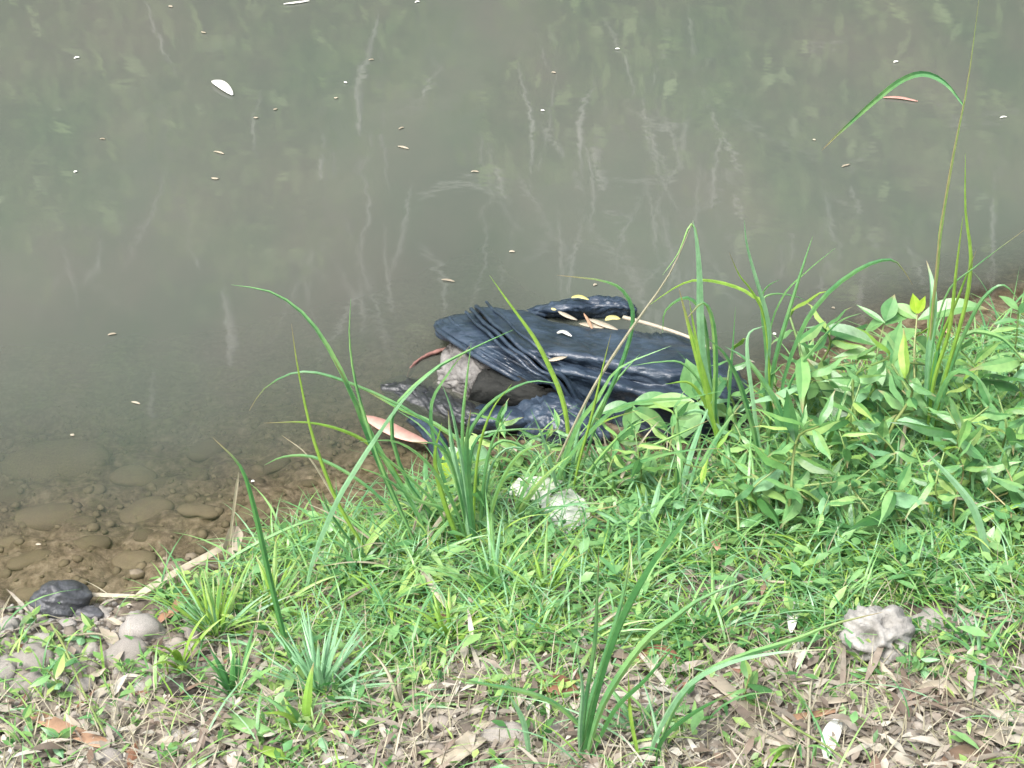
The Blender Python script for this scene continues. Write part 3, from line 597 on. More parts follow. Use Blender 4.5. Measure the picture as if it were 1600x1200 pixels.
tuft('grass_tuft', (1545, 900), 'blue-green blades hanging over at the foot of the right-hand plants', 'grass',
     [([(1470, 1000+0), (1500, 930), (1515, 880), (1500, 840), (1540, 880)][1:], 9, 'blade_blue'),
      ([(1440, 700), (1480, 740), (1520, 790), (1540, 850), (1548, 900)], 15, 'blade_blue'),
      ([(1520, 950), (1510, 880), (1490, 840), (1520, 850), (1545, 900)], 8, 'blade_blue'),
      ([(1600, 960), (1570, 930), (1550, 910), (1545, 890)], 9, 'blade')], G1)

def radial_tuft(name, base, label, cat, n_, Lp, wpx, mats, spread=70, bias=0, group=G1, seed=1, flat=.45, nseg=10):
    r = random.Random(seed); loc = at_ground(*base); e = empty(name, loc, label, cat, group); s = SC
    for i in range(n_):
        a = r.uniform(0, 2*math.pi); tilt = R(r.uniform(5, spread)); L = Lp*s*r.uniform(.6, 1.15)
        d0 = np.array([math.cos(a)*math.sin(tilt)+bias*.3, math.sin(a)*math.sin(tilt), math.cos(tilt)]); 
        out_ = np.array([math.cos(a)+bias, math.sin(a), 0]); t = np.linspace(0, 1, nseg)[:, None]
        P = d0*L*t*.95 + out_*L*flat*t**2*.5 - np.array([0, 0, 1])*L*flat*t**2.4*.6
        P += np.array([r.uniform(-1, 1), r.uniform(-1, 1), 0])*.008
        t = t[:, 0]; W = wpx*s*r.uniform(.7, 1.2)*np.minimum(.5+t*2, 1)*np.clip((1-t)/.5, 0, 1)**.8+.0003
        S_ = np.tile(np.array([-math.sin(a+r.uniform(-.8, .8)), math.cos(a), .2]), (nseg, 1))
        c, f = strip(P, W, S_, .3); raw_obj('blade', c, f, M[mats[i % len(mats)]], e)
    return e
radial_tuft('grass_rosette', (503, 1092), 'pale blue-green grass rosette with many thin stiff blades fanning upward', 'grass', 64, 118, 4.6, ['blade_blue'], 64, seed=2, flat=.25)
radial_tuft('grass_tuft', (338, 1000), 'bright fine-leaved grass tuft behind the white pebbles and beside the dead reed', 'grass', 60, 115, 4.5, ['blade_yellow', 'grass', 'blade_blue'], 55, seed=3, flat=.3)
radial_tuft('grass_tuft', (370, 1095), 'short dark green grass tuft beside the muddy hole', 'grass', 18, 95, 8, ['blade_dark', 'blade'], 35, seed=4, flat=.3)
radial_tuft('grass_tuft', (472, 1150), 'small upright light green tuft in front of the rosette', 'grass', 7, 100, 9, ['blade_yellow', 'blade'], 22, seed=5)
radial_tuft('grass_tuft', (286, 1050), 'small yellow-green tuft with three broad pointed blades among the pebbles', 'grass', 8, 110, 9, ['blade_yellow'], 30, seed=6)
radial_tuft('grass_tuft', (430, 960), 'light green tuft at the water edge behind the rosette', 'grass', 30, 100, 6, ['grass', 'blade_yellow'], 60, seed=7)
radial_tuft('grass_tuft', (560, 900), 'loose tuft of mid green blades at the water edge left of the plants', 'grass', 22, 110, 8, ['blade', 'grass'], 65, seed=8, flat=.6)
radial_tuft('grass_tuft', (615, 960), 'tuft of green blades with drooping tips behind the split yellowing leaf', 'grass', 24, 100, 8, ['blade', 'grass', 'blade_yellow'], 70, seed=9, flat=.6)
radial_tuft('grass_tuft', (850, 950), 'tuft of thin bright blades in the middle of the green bank', 'grass', 26, 120, 6, ['grass', 'blade_yellow'], 50, seed=10)
radial_tuft('grass_tuft', (1010, 860), 'tuft of arching grey-green blades in front of the white scrap', 'grass', 22, 120, 8, ['blade_blue', 'blade'], 60, seed=11, flat=.6)
radial_tuft('grass_tuft', (1000, 1150), 'short grass tuft between the two fans of dark near blades', 'grass', 12, 80, 8, ['blade', 'blade_blue'], 60, seed=12)
radial_tuft('grass_tuft', (700, 1010), 'low bushy tuft of yellow-green blades left of the brown leaves', 'grass', 24, 90, 7, ['grass', 'blade_yellow'], 65, seed=13)
radial_tuft('grass_tuft', (1180, 800), 'blades of grass rising among the creepers below the jacket end', 'grass', 24, 120, 7, ['blade', 'grass'], 60, seed=14, flat=.6)
radial_tuft('grass_tuft', (1330, 860), 'thin grass growing among the creepers under the big pointed leaf', 'grass', 20, 100, 7, ['blade', 'grass'], 65, seed=15, flat=.6)
radial_tuft('grass_tuft', (1570, 780), 'grass tuft at the right edge below the wide drooping leaf', 'grass', 20, 130, 9, ['blade', 'blade_blue'], 60, seed=16, flat=.6)

for i, (px, py, n_, L, wp, sp, lab) in enumerate([(1060, 800, 16, 190, 7, 60, 'long thin arching blades in front of the right part of the jacket'), (1290, 740, 12, 200, 7, 55, 'long thin blades springing up beside the big upright pointed leaf'),
        (1400, 790, 14, 180, 7, 65, 'arching thin blades in front of the tall seed stalk'), (1520, 690, 12, 190, 7, 60, 'loose long blades between the seed stalk and the right edge'), (1590, 660, 10, 190, 7, 60, 'long blades cut by the right edge over the water'),
        (955, 800, 14, 170, 6, 60, 'thin arching blades right of the white scrap'), (800, 830, 14, 160, 7, 60, 'bright blades left of the white scrap'), (1180, 850, 12, 150, 6, 65, 'thin grass blades in the creepers above the long runner'),
        (640, 900, 14, 170, 7, 60, 'spiky grass at the water edge behind the split leaf'), (770, 930, 16, 140, 5, 60, 'fine grass in the middle bank right of the split leaf'), (1480, 860, 12, 150, 7, 65, 'thin grass left of the hanging blue-green blades'),
        (900, 1020, 14, 120, 5, 65, 'fine light grass behind the dark near blades'), (1110, 1000, 12, 120, 5, 65, 'fine grass behind the reddish brown curled leaf'), (1240, 1180, 7, 130, 7, 60, 'sparse grass rising from the litter at the bottom edge'),
        (620, 1120, 12, 110, 6, 70, 'low grass spreading in front of the middle bank'), (1530, 1040, 10, 110, 5, 65, 'sparse fine grass near the right edge in the litter')]):
    radial_tuft('grass_tuft', (px, py), lab, 'grass', n_, L, wp, [['blade', 'grass', 'blade_blue'], ['grass', 'blade_yellow', 'blade'], ['blade', 'straw', 'grass']][i % 3], sp, seed=40+i, flat=.42 if i < 10 else .7, nseg=12)
# hand placed broad leaves
def trace_leaf(base, tip, wpx, parent, m_='herb', zb=.12, zt=.12, bow=.18, name='leaf', roll=0, fold=.22):
    """base and tip pixels with their heights above the ground there"""
    B = at(base[0], base[1], zb); T = at(tip[0], tip[1], zt); n_ = 11; t = np.linspace(0, 1, n_)[:, None]
    L = np.linalg.norm(T-B); P = B*(1-t)+T*t+np.array([0, 0, 1])*L*bow*4*t*(1-t)*.5
    D = (T-B)/L; up_ = np.array([0, -.45, 1.0]); S_ = np.cross(D, up_)+roll*up_; 
    t = t[:, 0]; prof = (np.sin(math.pi*t**.78)**1.15); prof[0] = .06; prof[-1] = .01
    c, f = strip(P, wpx*SC*prof, np.tile(S_, (n_, 1)), fold)
    return raw_obj(name, c-np.array(parent.location), f, M[m_], parent)
def stem(parent, pts, r0, m_='stem', name='stem'):
    P = catmull([np.array(p) for p in pts], 12); c, f = tube(P, np.linspace(r0, r0*.5, 12), 6); return raw_obj(name, c-np.array(parent.location), f, M[m_], parent)
def hand_plant(base, label, stempts, leaves, name='broad_leaved_plant'):
    loc = at_ground(*base); e = empty(name, loc, label, 'plant', 'broad-leaved plants on the bank')
    stem(e, [loc]+[at(*s) for s in stempts], .0035)
    for l_ in leaves: trace_leaf(*l_[:3], e, *(l_[3:]))
    return e
hand_plant((1335, 740), 'broad-leaved plant with one large upright pointed leaf beside the water', [(1338, 690, .13), (1342, 650, .17)],
    [((1340, 650), (1259, 559), 42, 'herb', .17, .24, .05), ((1335, 648), (1252, 682), 40, 'herb_dark', .17, .11, .2), ((1345, 648), (1432, 612), 40, 'herb', .17, .15, .15),
     ((1345, 652), (1425, 700), 42, 'herb', .17, .09, .2), ((1340, 655), (1345, 740), 38, 'herb', .17, .06, .15), ((1342, 645), (1350, 590), 22, 'herb_yellow', .17, .24, .05)])
hand_plant((1375, 720), 'tall leafy plant with narrow leaves in tiers beside the seed stalk', [(1372, 650, .18), (1370, 560, .27), (1383, 500, .34)],
    [((1370, 540), (1258, 512), 26, 'herb', .29, .30, .15), ((1372, 548), (1440, 515), 26, 'herb', .28, .3, .15), ((1372, 555), (1300, 560), 20, 'herb', .27, .26, .1),
     ((1383, 502), (1398, 460), 24, 'herb', .34, .38, .02), ((1383, 505), (1338, 476), 10, 'herb', .34, .36, .02), ((1380, 508), (1432, 490), 22, 'herb', .33, .32, .2), ((1372, 560), (1365, 630), 26, 'herb', .27, .2, .15),
     ((1370, 600), (1430, 600), 24, 'herb', .22, .2, .2), ((1380, 505), (1350, 520), 22, 'herb', .34, .3, .2), ((1364, 560), (1352, 545), 14, 'herb_yellow', .26, .28, .05), ((1345, 600), (1335, 585), 12, 'herb_yellow', .2, .22, .05)])
hand_plant((1432, 720), 'leafy plant topped by a bright yellow-green curled young leaf', [(1432, 640, .18), (1428, 560, .27), (1433, 492, .34)],
    [((1432, 490), (1426, 458), 17, 'herb_yellow', .34, .38, .02), ((1434, 490), (1446, 462), 12, 'herb_yellow', .34, .38, .02), ((1432, 498), (1390, 475), 22, 'herb', .33, .35, .1),
     ((1434, 500), (1545, 484), 30, 'herb', .33, .36, .25), ((1430, 530), (1462, 570), 28, 'herb', .3, .22, .2), ((1430, 560), (1370, 590), 24, 'herb', .27, .2, .2), ((1432, 590), (1422, 640), 22, 'herb', .24, .2, .1)])
hand_plant((1090, 720), 'plant with a large rounded leaf standing before the right end of the jacket', [(1095, 660, .10), (1090, 625, .15)],
    [((1090, 625), (1072, 560), 42, 'herb', .15, .23, .02), ((1085, 628), (990, 640), 26, 'herb', .15, .10, .15), ((1092, 622), (1145, 590), 26, 'herb', .15, .17, .1),
     ((1092, 628), (1143, 652), 36, 'herb', .15, .10, .15), ((1090, 632), (1050, 700), 44, 'herb', .15, .07, .2), ((1088, 625), (1100, 585), 22, 'herb', .15, .2, .02)])
hand_plant((985, 720), 'plant with hanging oval leaves against the black jacket front', [(985, 660, .08), (988, 632, .12)],
    [((988, 632), (986, 695), 28, 'herb', .12, .04, .1), ((988, 632), (1060, 625), 22, 'herb', .12, .12, .2), ((988, 635), (930, 650), 20, 'herb', .12, .1, .2), ((988, 640), (1050, 680), 24, 'herb', .12, .06, .2)])
hand_plant((1570, 760), 'wide pale leaves of a plant spreading across the right edge', [(1565, 720, .12), (1560, 690, .16)],
    [((1600, 800), (1455, 812), 48, 'herb', .14, .10, .2), ((1610, 790), (1500, 790), 50, 'herb', .15, .12, .2), ((1560, 760), (1600, 765), 36, 'herb_yellow', .16, .14, .1), ((1590, 755), (1500, 710), 30, 'herb', .15, .2, .1), ((1560, 690), (1610, 720), 26, 'herb', .16, .12, .2),
     ((1560, 690), (1500, 660), 24, 'herb', .16, .2, .1), ((1560, 700), (1520, 745), 26, 'herb_dark', .16, .08, .2)])
hand_plant((1575, 640), 'feathery plant with many narrow leaflets at the right edge over the water', [(1578, 590, .12), (1588, 530, .22), (1592, 480, .3)],
    [((1592, 485), (1560, 462), 14, 'herb', .3, .33, .1), ((1592, 490), (1610, 470), 14, 'herb_dark', .3, .32, .1)]+
    [((1590-k, 500+k*13), (1545-k*2+random.randint(-6, 6), 508+k*14), 9, 'herb', .28-.02*k, .27-.02*k, .1) for k in range(9)]+
    [((1590-k, 500+k*13), (1615, 512+k*13), 9, 'herb', .28-.02*k, .27-.02*k, .1) for k in range(7)])
hand_plant((705, 760), 'plant with bright heart-shaped leaves beside the pink floating leaf', [(712, 730, .07), (722, 705, .11)],
    [((722, 705), (700, 770), 48, 'herb_yellow', .11, .04, .1), ((722, 705), (770, 745), 46, 'blade_blue', .11, .05, .15), ((722, 705), (745, 680), 22, 'herb', .11, .14, .1), ((720, 708), (690, 715), 24, 'herb', .11, .1, .1)])

# generic herbs, copied with all their parts
def herb_proto(kind):
    r = random.Random(kind+50); e = empty('leafy_herb', (0, 0, -5)); H = [.13, .17, .11, .20][kind]; n_ = [7, 9, 6, 11][kind]
    pts = [(0, 0, -.01), (r.uniform(-.02, .02), .01, H*.4), (r.uniform(-.04, .04), -.01, H*.75), (r.uniform(-.06, .06), .0, H)]
    P = catmull([np.array(p) for p in pts], 12); c, f = tube(P, np.linspace(.0028, .0014, 12), 5); raw_obj('stem', c, f, M['stem'], e)
    L0 = [.075, .065, .06, .085][kind]; W0 = [.026, .02, .028, .022][kind]
    mats = ['herb', 'grass', 'herb_dark', 'herb', 'blade_blue', 'creeper', 'blade']
    for i in range(n_):
        t = .3+.7*i/(n_-1); k = int(t*11); mt = r.choice(mats) if i < n_-1 else 'blade_yellow' if kind == 1 else 'herb'
        me = leaf_mesh(('h', kind, mt, i % 3), L0*(1, .75, 1.25)[i % 3], W0*(1, .85, 1.05)[i % 3], mt, droop=.15+.25*(i % 3), fold=.35, wave=1.5, curl=(.0, .15, -.15)[i % 3])
        o = link('leaf', me, e); o.location = P[k]; o.rotation_euler = (r.uniform(-.5, .5), R(r.uniform(-45, 10)) if i < n_-1 else R(-75), i*2.4+r.uniform(-.4, .4)); s = (1.1-.4*t)*r.uniform(.85, 1.15); o.scale = (s, s, s)
    return e
def copy_tree(o, loc, rz, s):
    c = o.copy(); COL.objects.link(c); c.location = loc; c.rotation_euler = (random.uniform(-.15, .15), random.uniform(-.15, .15), rz); c.scale = (s, s, s)
    for ch in kids[o.name]:
        d = ch.copy(); COL.objects.link(d); d.parent = c
    return c
LAND = [('the soaked black jacket', 930, 590), ('the pink floating leaf', 620, 675), ('the knobbly grey stone', 1365, 1010), ('the dark wet rock', 95, 945), ('the blue-green rosette', 500, 1060),
    ('the white scrap', 870, 775), ('the dead reed', 330, 880), ('the dark near blades', 930, 1120), ('the tall seed stalk', 1445, 660), ('the brown curled leaves', 960, 1050), ('the long bleached sheath', 1150, 1085),
    ('the lower left corner', 40, 1160), ('the lower right corner', 1560, 1165), ('the big upright pointed leaf', 1290, 610), ('the wide leaves at the right edge', 1560, 800), ('the muddy hole', 285, 1085),
    ('the split yellowing leaf', 680, 940), ('the fine bright tuft', 340, 960), ('the bent-over wide blade', 1110, 640), ('the white pebbles', 105, 985), ('the long creeping runner', 1230, 900), ('the upright tuft', 740, 820), ('the pinkish tan sheath', 110, 1140), ('the long pale stone', 215, 1005), ('the round cobble on the bottom edge', 165, 1190), ('the egg-shaped pebble', 90, 1070), ('the cream stained stone', 430, 1110)]
pending = []
LANDW = [('the bright white leaf', 347, 136), ('the narrow white leaf at the top edge', 463, 5), ('the thin pink leaf', 1405, 155), ('the pink leaf by the jacket', 620, 675), ('the back sleeve of the jacket', 920, 470), ('the longest arching grass tip', 362, 445), ('the dim boulder', 108, 728),
    ('the bent-over wide blade', 1085, 345), ('the plant with the yellow bud', 1430, 470), ('the upper left corner', 30, 60), ('the open water centre', 800, 200), ('the dead reed', 350, 850), ('the dark wet rock', 95, 935), ('the rounded submerged stone', 238, 797), ('the silty stone under the grass blades', 420, 740), ('the flat stone near the reed', 205, 880)]
def later(o, look, cat, group, px, py, w='L'): pending.append((o, look, cat, group, px, py, w))
def finish_labels():
    D = {}
    for o, look, cat, group, px, py, w_ in pending:
        nm, lx, ly = min(LANDW if w_ == 'W' else LAND, key=lambda q: (q[1]-px)**2+((q[2]-py)*1.3)**2); dx, dy = px-lx, py-ly
        rel = 'beside' if abs(dx)+abs(dy) < 45 else ('left of' if dx < 0 else 'right of') if abs(dx) > abs(dy)*1.2 else ('behind' if dy < 0 else 'in front of')
        if 'corner' in nm: rel = 'near'
        D.setdefault((look, rel, nm), []).append((o, cat, group, px, py))
    for (look, rel, nm), L in D.items():
        L.sort(key=lambda q: q[3])
        for i, (o, cat, group, px, py) in enumerate(L):
            pre = ''
            if len(L) == 2: pre = ['leftmost ', 'rightmost '][i]
            elif len(L) == 3: pre = ['leftmost ', 'middle ', 'rightmost '][i]
            elif len(L) > 3: pre = 'leftmost ' if i == 0 else 'rightmost ' if i == len(L)-1 else ['', 'second ', 'third ', 'fourth ', 'fifth ', 'sixth ', 'seventh ', 'eighth ', 'ninth ', 'tenth ', 'eleventh ', 'twelfth ', 'thirteenth '][min(i, 12)]
            post = ', from the left' if len(L) > 3 and 0 < i < len(L)-1 else ''
            tag(o, f'{pre}{look} {rel} {nm}{post}', cat, group if len(L) <= 3 or pre else group)
protos = [herb_proto(k) for k in range(4)]
kids = {p.name: list(p.children) for p in protos}
hp = []
r = random.Random(12)
def far_enough(px, py, L, d):
    return all((px-a)**2+(py-b_)**2 > d*d for a, b_ in L)
tries = 0
while len(hp) < 78 and tries < 4000:
    tries += 1
    px, py = (r.uniform(1060, 1600), r.uniform(640, 860)) if r.random() < .62 else (r.uniform(660, 1100), r.uniform(745, 860))
    P = at_ground(px, py)
    if 770 < px < 940 and 770 < py < 870: continue
    if P[2] < .015 or not far_enough(px, py, hp, 36) or (840 < px < 1130 and py < 762): continue
    hp.append((px, py))
looks = ['short herb with broad leaves', 'upright herb with yellow tip', 'low herb with rounded leaves', 'tall herb with long leaves']
for i, (px, py) in enumerate(hp):
    k = r.choice([0, 1, 2, 3]); P = at_ground(px, py); s = r.uniform(.65, 1.35)*((.95 if py < 675 else 1.4 if py < 750 else 1.1) if px > 1100 else .85)
    c = copy_tree(protos[k], P, r.uniform(0, 6.28), s); later(c, looks[k], 'plant', 'leafy herbs on the bank', px, py-20)
for p in protos:
    for ch in kids[p.name]: bpy.data.objects.remove(ch)
    bpy.data.objects.remove(p)

# ------------------------------------------------------------------ mass ground cover (nobody could count it)
def density(px, py):
    scrap = np.where((px > 785) & (px < 930) & (py > 765) & (py < 850), .15, 1)
    d = np.where(py < 1000, 1.0, np.where(px > 1080, np.clip(.45-(py-1000)/300, .05, 1), np.where(px > 620, np.clip(.9-(py-1000)/260, .2, 1), np.where(px > 400, .55, .16))))
    d = np.where((px < 420) & (py < 1000), np.where(px < 240, .04, .5), d)
    d = np.where((py > 1120) & (px < 1000), d*.5, d)
    d = d*np.where((px > 1020) & (py > 860) & (py < 1010), .72, 1)
    return scrap*d*np.clip(.62+4.4*fbm(px/66., py/44., 3, 77), .03, 1.2)
def bank_points(N, dens=density, dmin=.0):
    out_ = []; tot = 0
    while tot < N:
        x = rng.uniform(-1.7, 1.85, N*3); y = rng.uniform(-1.9, .95, N*3); z = height(x, y)
        P = np.stack([x, y, z], 1); px, py = proj(P)
        ok = (shore(x)-y > dmin) & (z > .004) & (px > -60) & (px < 1660) & (py < 1260) & (rng.uniform(size=len(x)) < dens(px, py))
        out_.append(P[ok]); tot += ok.sum()
    return np.concatenate(out_)[:N]
def blades_mass(name, P, L, W, m_, spread=.8, seg=4, label='', lift=0., flat=.6):
    n_ = len(P); a = rng.uniform(0, 2*math.pi, n_); tl = rng.uniform(.05, spread, n_)**.8; Ls = L*rng.uniform(.45, 1.3, n_)
    h = np.stack([np.cos(a), np.sin(a), 0*a], 1); d0 = h*np.sin(tl)[:, None]; d0[:, 2] = np.cos(tl)
    t = np.linspace(0, 1, seg+1); S_ = np.stack([-np.sin(a), np.cos(a), 0*a], 1); tw = rng.uniform(-.9, .9, n_)[:, None]; S_ = S_*np.cos(tw)+h*np.sin(tw)*.6
    C = P[:, None]+d0[:, None]*(Ls[:, None]*t)[..., None]+h[:, None]*(flat*.6*Ls[:, None]*t**2)[..., None]
    C[..., 2] -= flat*.7*Ls[:, None]*t**2.2; C[..., 2] += lift*rng.uniform(0, 1, n_)[:, None]
    Wt = W*rng.uniform(.6, 1.3, n_)[:, None]*np.minimum(.55+t, 1)*np.clip((1-t)/.6, .04, 1)
    A = C-S_[:, None]*Wt[..., None]/2; B = C+S_[:, None]*Wt[..., None]/2
    V = np.stack([A, B], 2).reshape(-1, 3); m0 = np.arange(n_)[:, None]*(2*(seg+1)); j = np.arange(seg)*2
    F = np.stack([m0+j, m0+j+1, m0+j+3, m0+j+2], -1).reshape(-1, 4)
    o = raw_obj(name, V, F, M[m_]); tag(o, label, name.split('_')[-1], None, 'stuff'); return o
def leaves_mass(name, P, L, W, m_, label, lift=.03, tilt=.6, cat='leaves', curl=.2, vary=0):
    n_ = len(P); L = L*np.exp(np.clip(rng.normal(0, vary, n_), -1, .5)) if vary else L; W = W*np.exp(np.clip(rng.normal(0, vary, n_), -1, .4)) if vary else W; a = rng.uniform(0, 2*math.pi, n_); Ls = (L*rng.uniform(.5, 1.4, n_))[:, None]; Ws = (W*rng.uniform(.6, 1.3, n_))[:, None]
    ti = rng.uniform(-tilt, tilt, n_); D = np.stack([np.cos(a)*np.cos(ti), np.sin(a)*np.cos(ti), np.sin(ti)], 1)
    S_ = np.stack([-np.sin(a), np.cos(a), rng.uniform(-.4, .4, n_)*tilt*1.6], 1); S_ /= np.linalg.norm(S_, axis=1)[:, None]; N = np.cross(D, S_)
    P0 = P.copy(); P0[:, 2] += lift*rng.uniform(0.05, 1, n_)**1.3
    V = np.stack([P0, P0+D*Ls*.4+S_*Ws*.5, P0+D*Ls*.45-N*Ws*.12, P0+D*Ls*.4-S_*Ws*.5, P0+D*Ls*.75+S_*Ws*.3-N*Ls*curl*.4, P0+D*Ls*.78-S_*Ws*.3-N*Ls*curl*.4, P0+D*Ls-N*Ls*curl], 1).reshape(-1, 3)
    m0 = np.arange(n_)[:, None]*7
    F = np.concatenate([m0+np.array([[0, 2, 1, 1]]), ], 0)
    T = np.array([(0, 2, 1), (0, 3, 2), (1, 2, 4), (2, 5, 4), (2, 3, 5), (4, 5, 6)]); F = (m0[:, :, None]+T[None]).reshape(-1, 3)
    o = raw_obj(name, V, F, M[m_]); tag(o, label, cat, None, 'stuff'); return o
blades_mass('ground_grass', bank_points(11000), .065, .0044, 'grass', 1.2, 4, 'short mixed green grass covering the bank', .01)
tall_d = lambda a, b_: np.where((b_ < 1010) & (a > 380), density(a, b_), density(a, b_)*.25)*np.where((a > 850) & (a < 1180) & (b_ < 745), .25, 1)
blades_mass('meadow_grass', bank_points(3600, tall_d), .15, .0052, 'blade', 1.05, 6, 'longer arching grass rising through the bank cover', .01, .7)
blades_mass('fine_grass', bank_points(1700, tall_d), .14, .0040, 'blade_blue', 1.15, 6, 'fine pale blue-green grass through the bank cover', .01, .7)
blades_mass('young_grass', bank_points(3000, tall_d), .095, .0046, 'blade_yellow', 1.1, 5, 'bright young grass shoots through the bank cover', .01, .6)
blades_mass('long_grass', bank_points(420, lambda a, b_: ((b_ < 830) & (a > 700)).astype(float)), .25, .0055, 'blade', .8, 9, 'long thin grass rising through the leafy plants at the water edge', .0, .75)
blades_mass('straw_grass', bank_points(4200, lambda a, b_: density(a, b_)*.2+np.where((a < 330) & (b_ < 1100), .02, .25)), .08, .0024, 'straw', 1.45, 4, 'withered straw stems tangled in the green cover', .02, .3)
leaves_mass('creeper_leaves', bank_points(9500), .028, .0115, 'creeper', 'small-leaved creeper matting the bank', .045, .7)
leaves_mass('dark_creeper_leaves', bank_points(3500, lambda a, b_: np.where((a > 1000) & (b_ > 800) & (b_ < 1030), 1, .12)*density(a, b_)), .026, .011, 'herb_dark', 'dark olive small-leaved creeper shading the bank', .05, .7)
leaves_mass('weed_leaves', bank_points(1900, lambda a, b_: np.where((b_ < 960) & (a > 620), density(a, b_), density(a, b_)*.25)), .046, .018, 'herb', 'broad weed leaves mixed through the bank cover', .075, .7)
litter_d = lambda a, b_: np.clip((b_-900)/220., .08, 1)*np.where((a < 330) & (b_ < 1100), .22, 1)
leaves_mass('leaf_litter', bank_points(4300, litter_d), .034, .012, 'dry', 'fragments of dry leaves littering the soil', .026, .65, 'leaf litter', .3, vary=.45)
leaves_mass('bamboo_shreds', bank_points(750, lambda a, b_: litter_d(a, b_)*np.clip(.3+a/1400, .2, 1)), .085, .010, 'dry', 'shredded dry bamboo leaves lying across the litter', .026, .16, 'leaf litter', .08, vary=.35)
blades_mass('dry_stalks', bank_points(1300, litter_d), .08, .0034, 'straw', 1.55, 4, 'dry broken stalks lying over the soil', .012, .05)

# pebbles and clods: a mass of small ones
def ico(sub, seed, amp=.25, sq=(1, .8, .6)):
    bm = bmesh.new(); bmesh.ops.create_icosphere(bm, subdivisions=sub, radius=1)
    r_ = random.Random(seed); k = [Vector((r_.gauss(0, 1), r_.gauss(0, 1), r_.gauss(0, 1))).normalized() for _ in range(7)]; h = [r_.uniform(-amp, amp) for _ in k]
    for v in bm.verts:
        d = v.co.normalized(); s = 1+sum(hh*max(0, d.dot(q))**2 for q, hh in zip(k, h)); v.co = Vector((d.x*sq[0], d.y*sq[1], d.z*sq[2]))*s
    bm.verts.ensure_lookup_table()
    V = np.array([v.co[:] for v in bm.verts]); F = np.array([[q.index for q in fa.verts] for fa in bm.faces]); bm.free(); return V, F
def pebble_mass(name, P, smin, smax, m_, label, cat):
    Vs = []; Fs = []; off = 0; pr = [ico(1, 90+k, .35) for k in range(6)]
    for p in P:
        V, F = pr[rng.integers(6)]; s = smin*(smax/smin)**(rng.uniform()**2); a = rng.uniform(0, 6.28); c_, s_ = math.cos(a), math.sin(a)
        W_ = V@np.array([[c_, s_, 0], [-s_, c_, 0], [0, 0, 1]])*s; Vs.append(W_+p+np.array([0, 0, s*.15])); Fs.append(F+off); off += len(V)
    o = raw_obj(name, np.concatenate(Vs), np.concatenate(Fs), M[m_]); tag(o, label, cat, None, 'stuff'); return o
pebble_mass('soil_crumbs', bank_points(8000, lambda a, b_: np.clip((b_-930)/180., .06, 1)*np.where(a < 520, 1, .7)), .004, .023, 'clod', 'crumbly soil and grit between the plants', 'soil')
pebble_mass('pebble_gravel', bank_points(1500, lambda a, b_: np.where((a < 330) & (b_ > 940), 1, np.clip((b_-1060)/160., 0, 1))), .005, .014, 'stone', 'pale gravel scattered on the bank', 'gravel')
# riverbed gravel under the shallows
x = rng.uniform(-1.7, .2, 3000); y = rng.uniform(-1.3, .5, 3000); z = height(x, y); dd = shore(x)-y; ok = (dd < .02) & (dd > -1.0)
pebble_mass('bed_gravel', np.stack([x, y, z], 1)[ok], .004, .018, 'stone_bed', 'silt-covered gravel on the brown riverbed', 'gravel')

# individual pebbles
def rough(vf, k, a=.8):
    V, F = vf; d = V/np.linalg.norm(V, axis=1)[:, None]; return V*(1+a*fbm(d[:, 0]*2.2+d[:, 2]*1.7+k, d[:, 1]*2.2-d[:, 2]*1.3+k*3, 4, k))[:, None], F
PEB = [raw_mesh('pebble', *rough(ico(3, 200+k, .45, (1, random.uniform(.6, .9), random.uniform(.5, .75))), k), M['stone']) for k in range(7)]
PEBW = [raw_mesh('pebble', *rough(ico(3, 220+k, .35, (1, .8, .65)), k+20, .6), M['stone_white']) for k in range(3)]
PEBB = [raw_mesh('bed_stone', *rough(ico(3, 240+k, .55, (1, .7, .36)), k+40, .45), M['stone_bed']) for k in range(5)]
def put_stone(mesh_, px, py, wpx, name, sink=.3, rz=None, sc3=None):
    P = at_ground(px, py); o = link(name, mesh_); d = np.linalg.norm(P-CAM); s = wpx/2*d*2*TX/1600; o.scale = (s, s, s) if not sc3 else (s*sc3[0], s*sc3[1], s*sc3[2])
    o.location = P+np.array([0, 0, s*.6*(1-2*sink)*.5]); o.rotation_euler = (random.uniform(-.2, .2), random.uniform(-.2, .2), random.uniform(0, 6.28) if rz is None else rz); return o
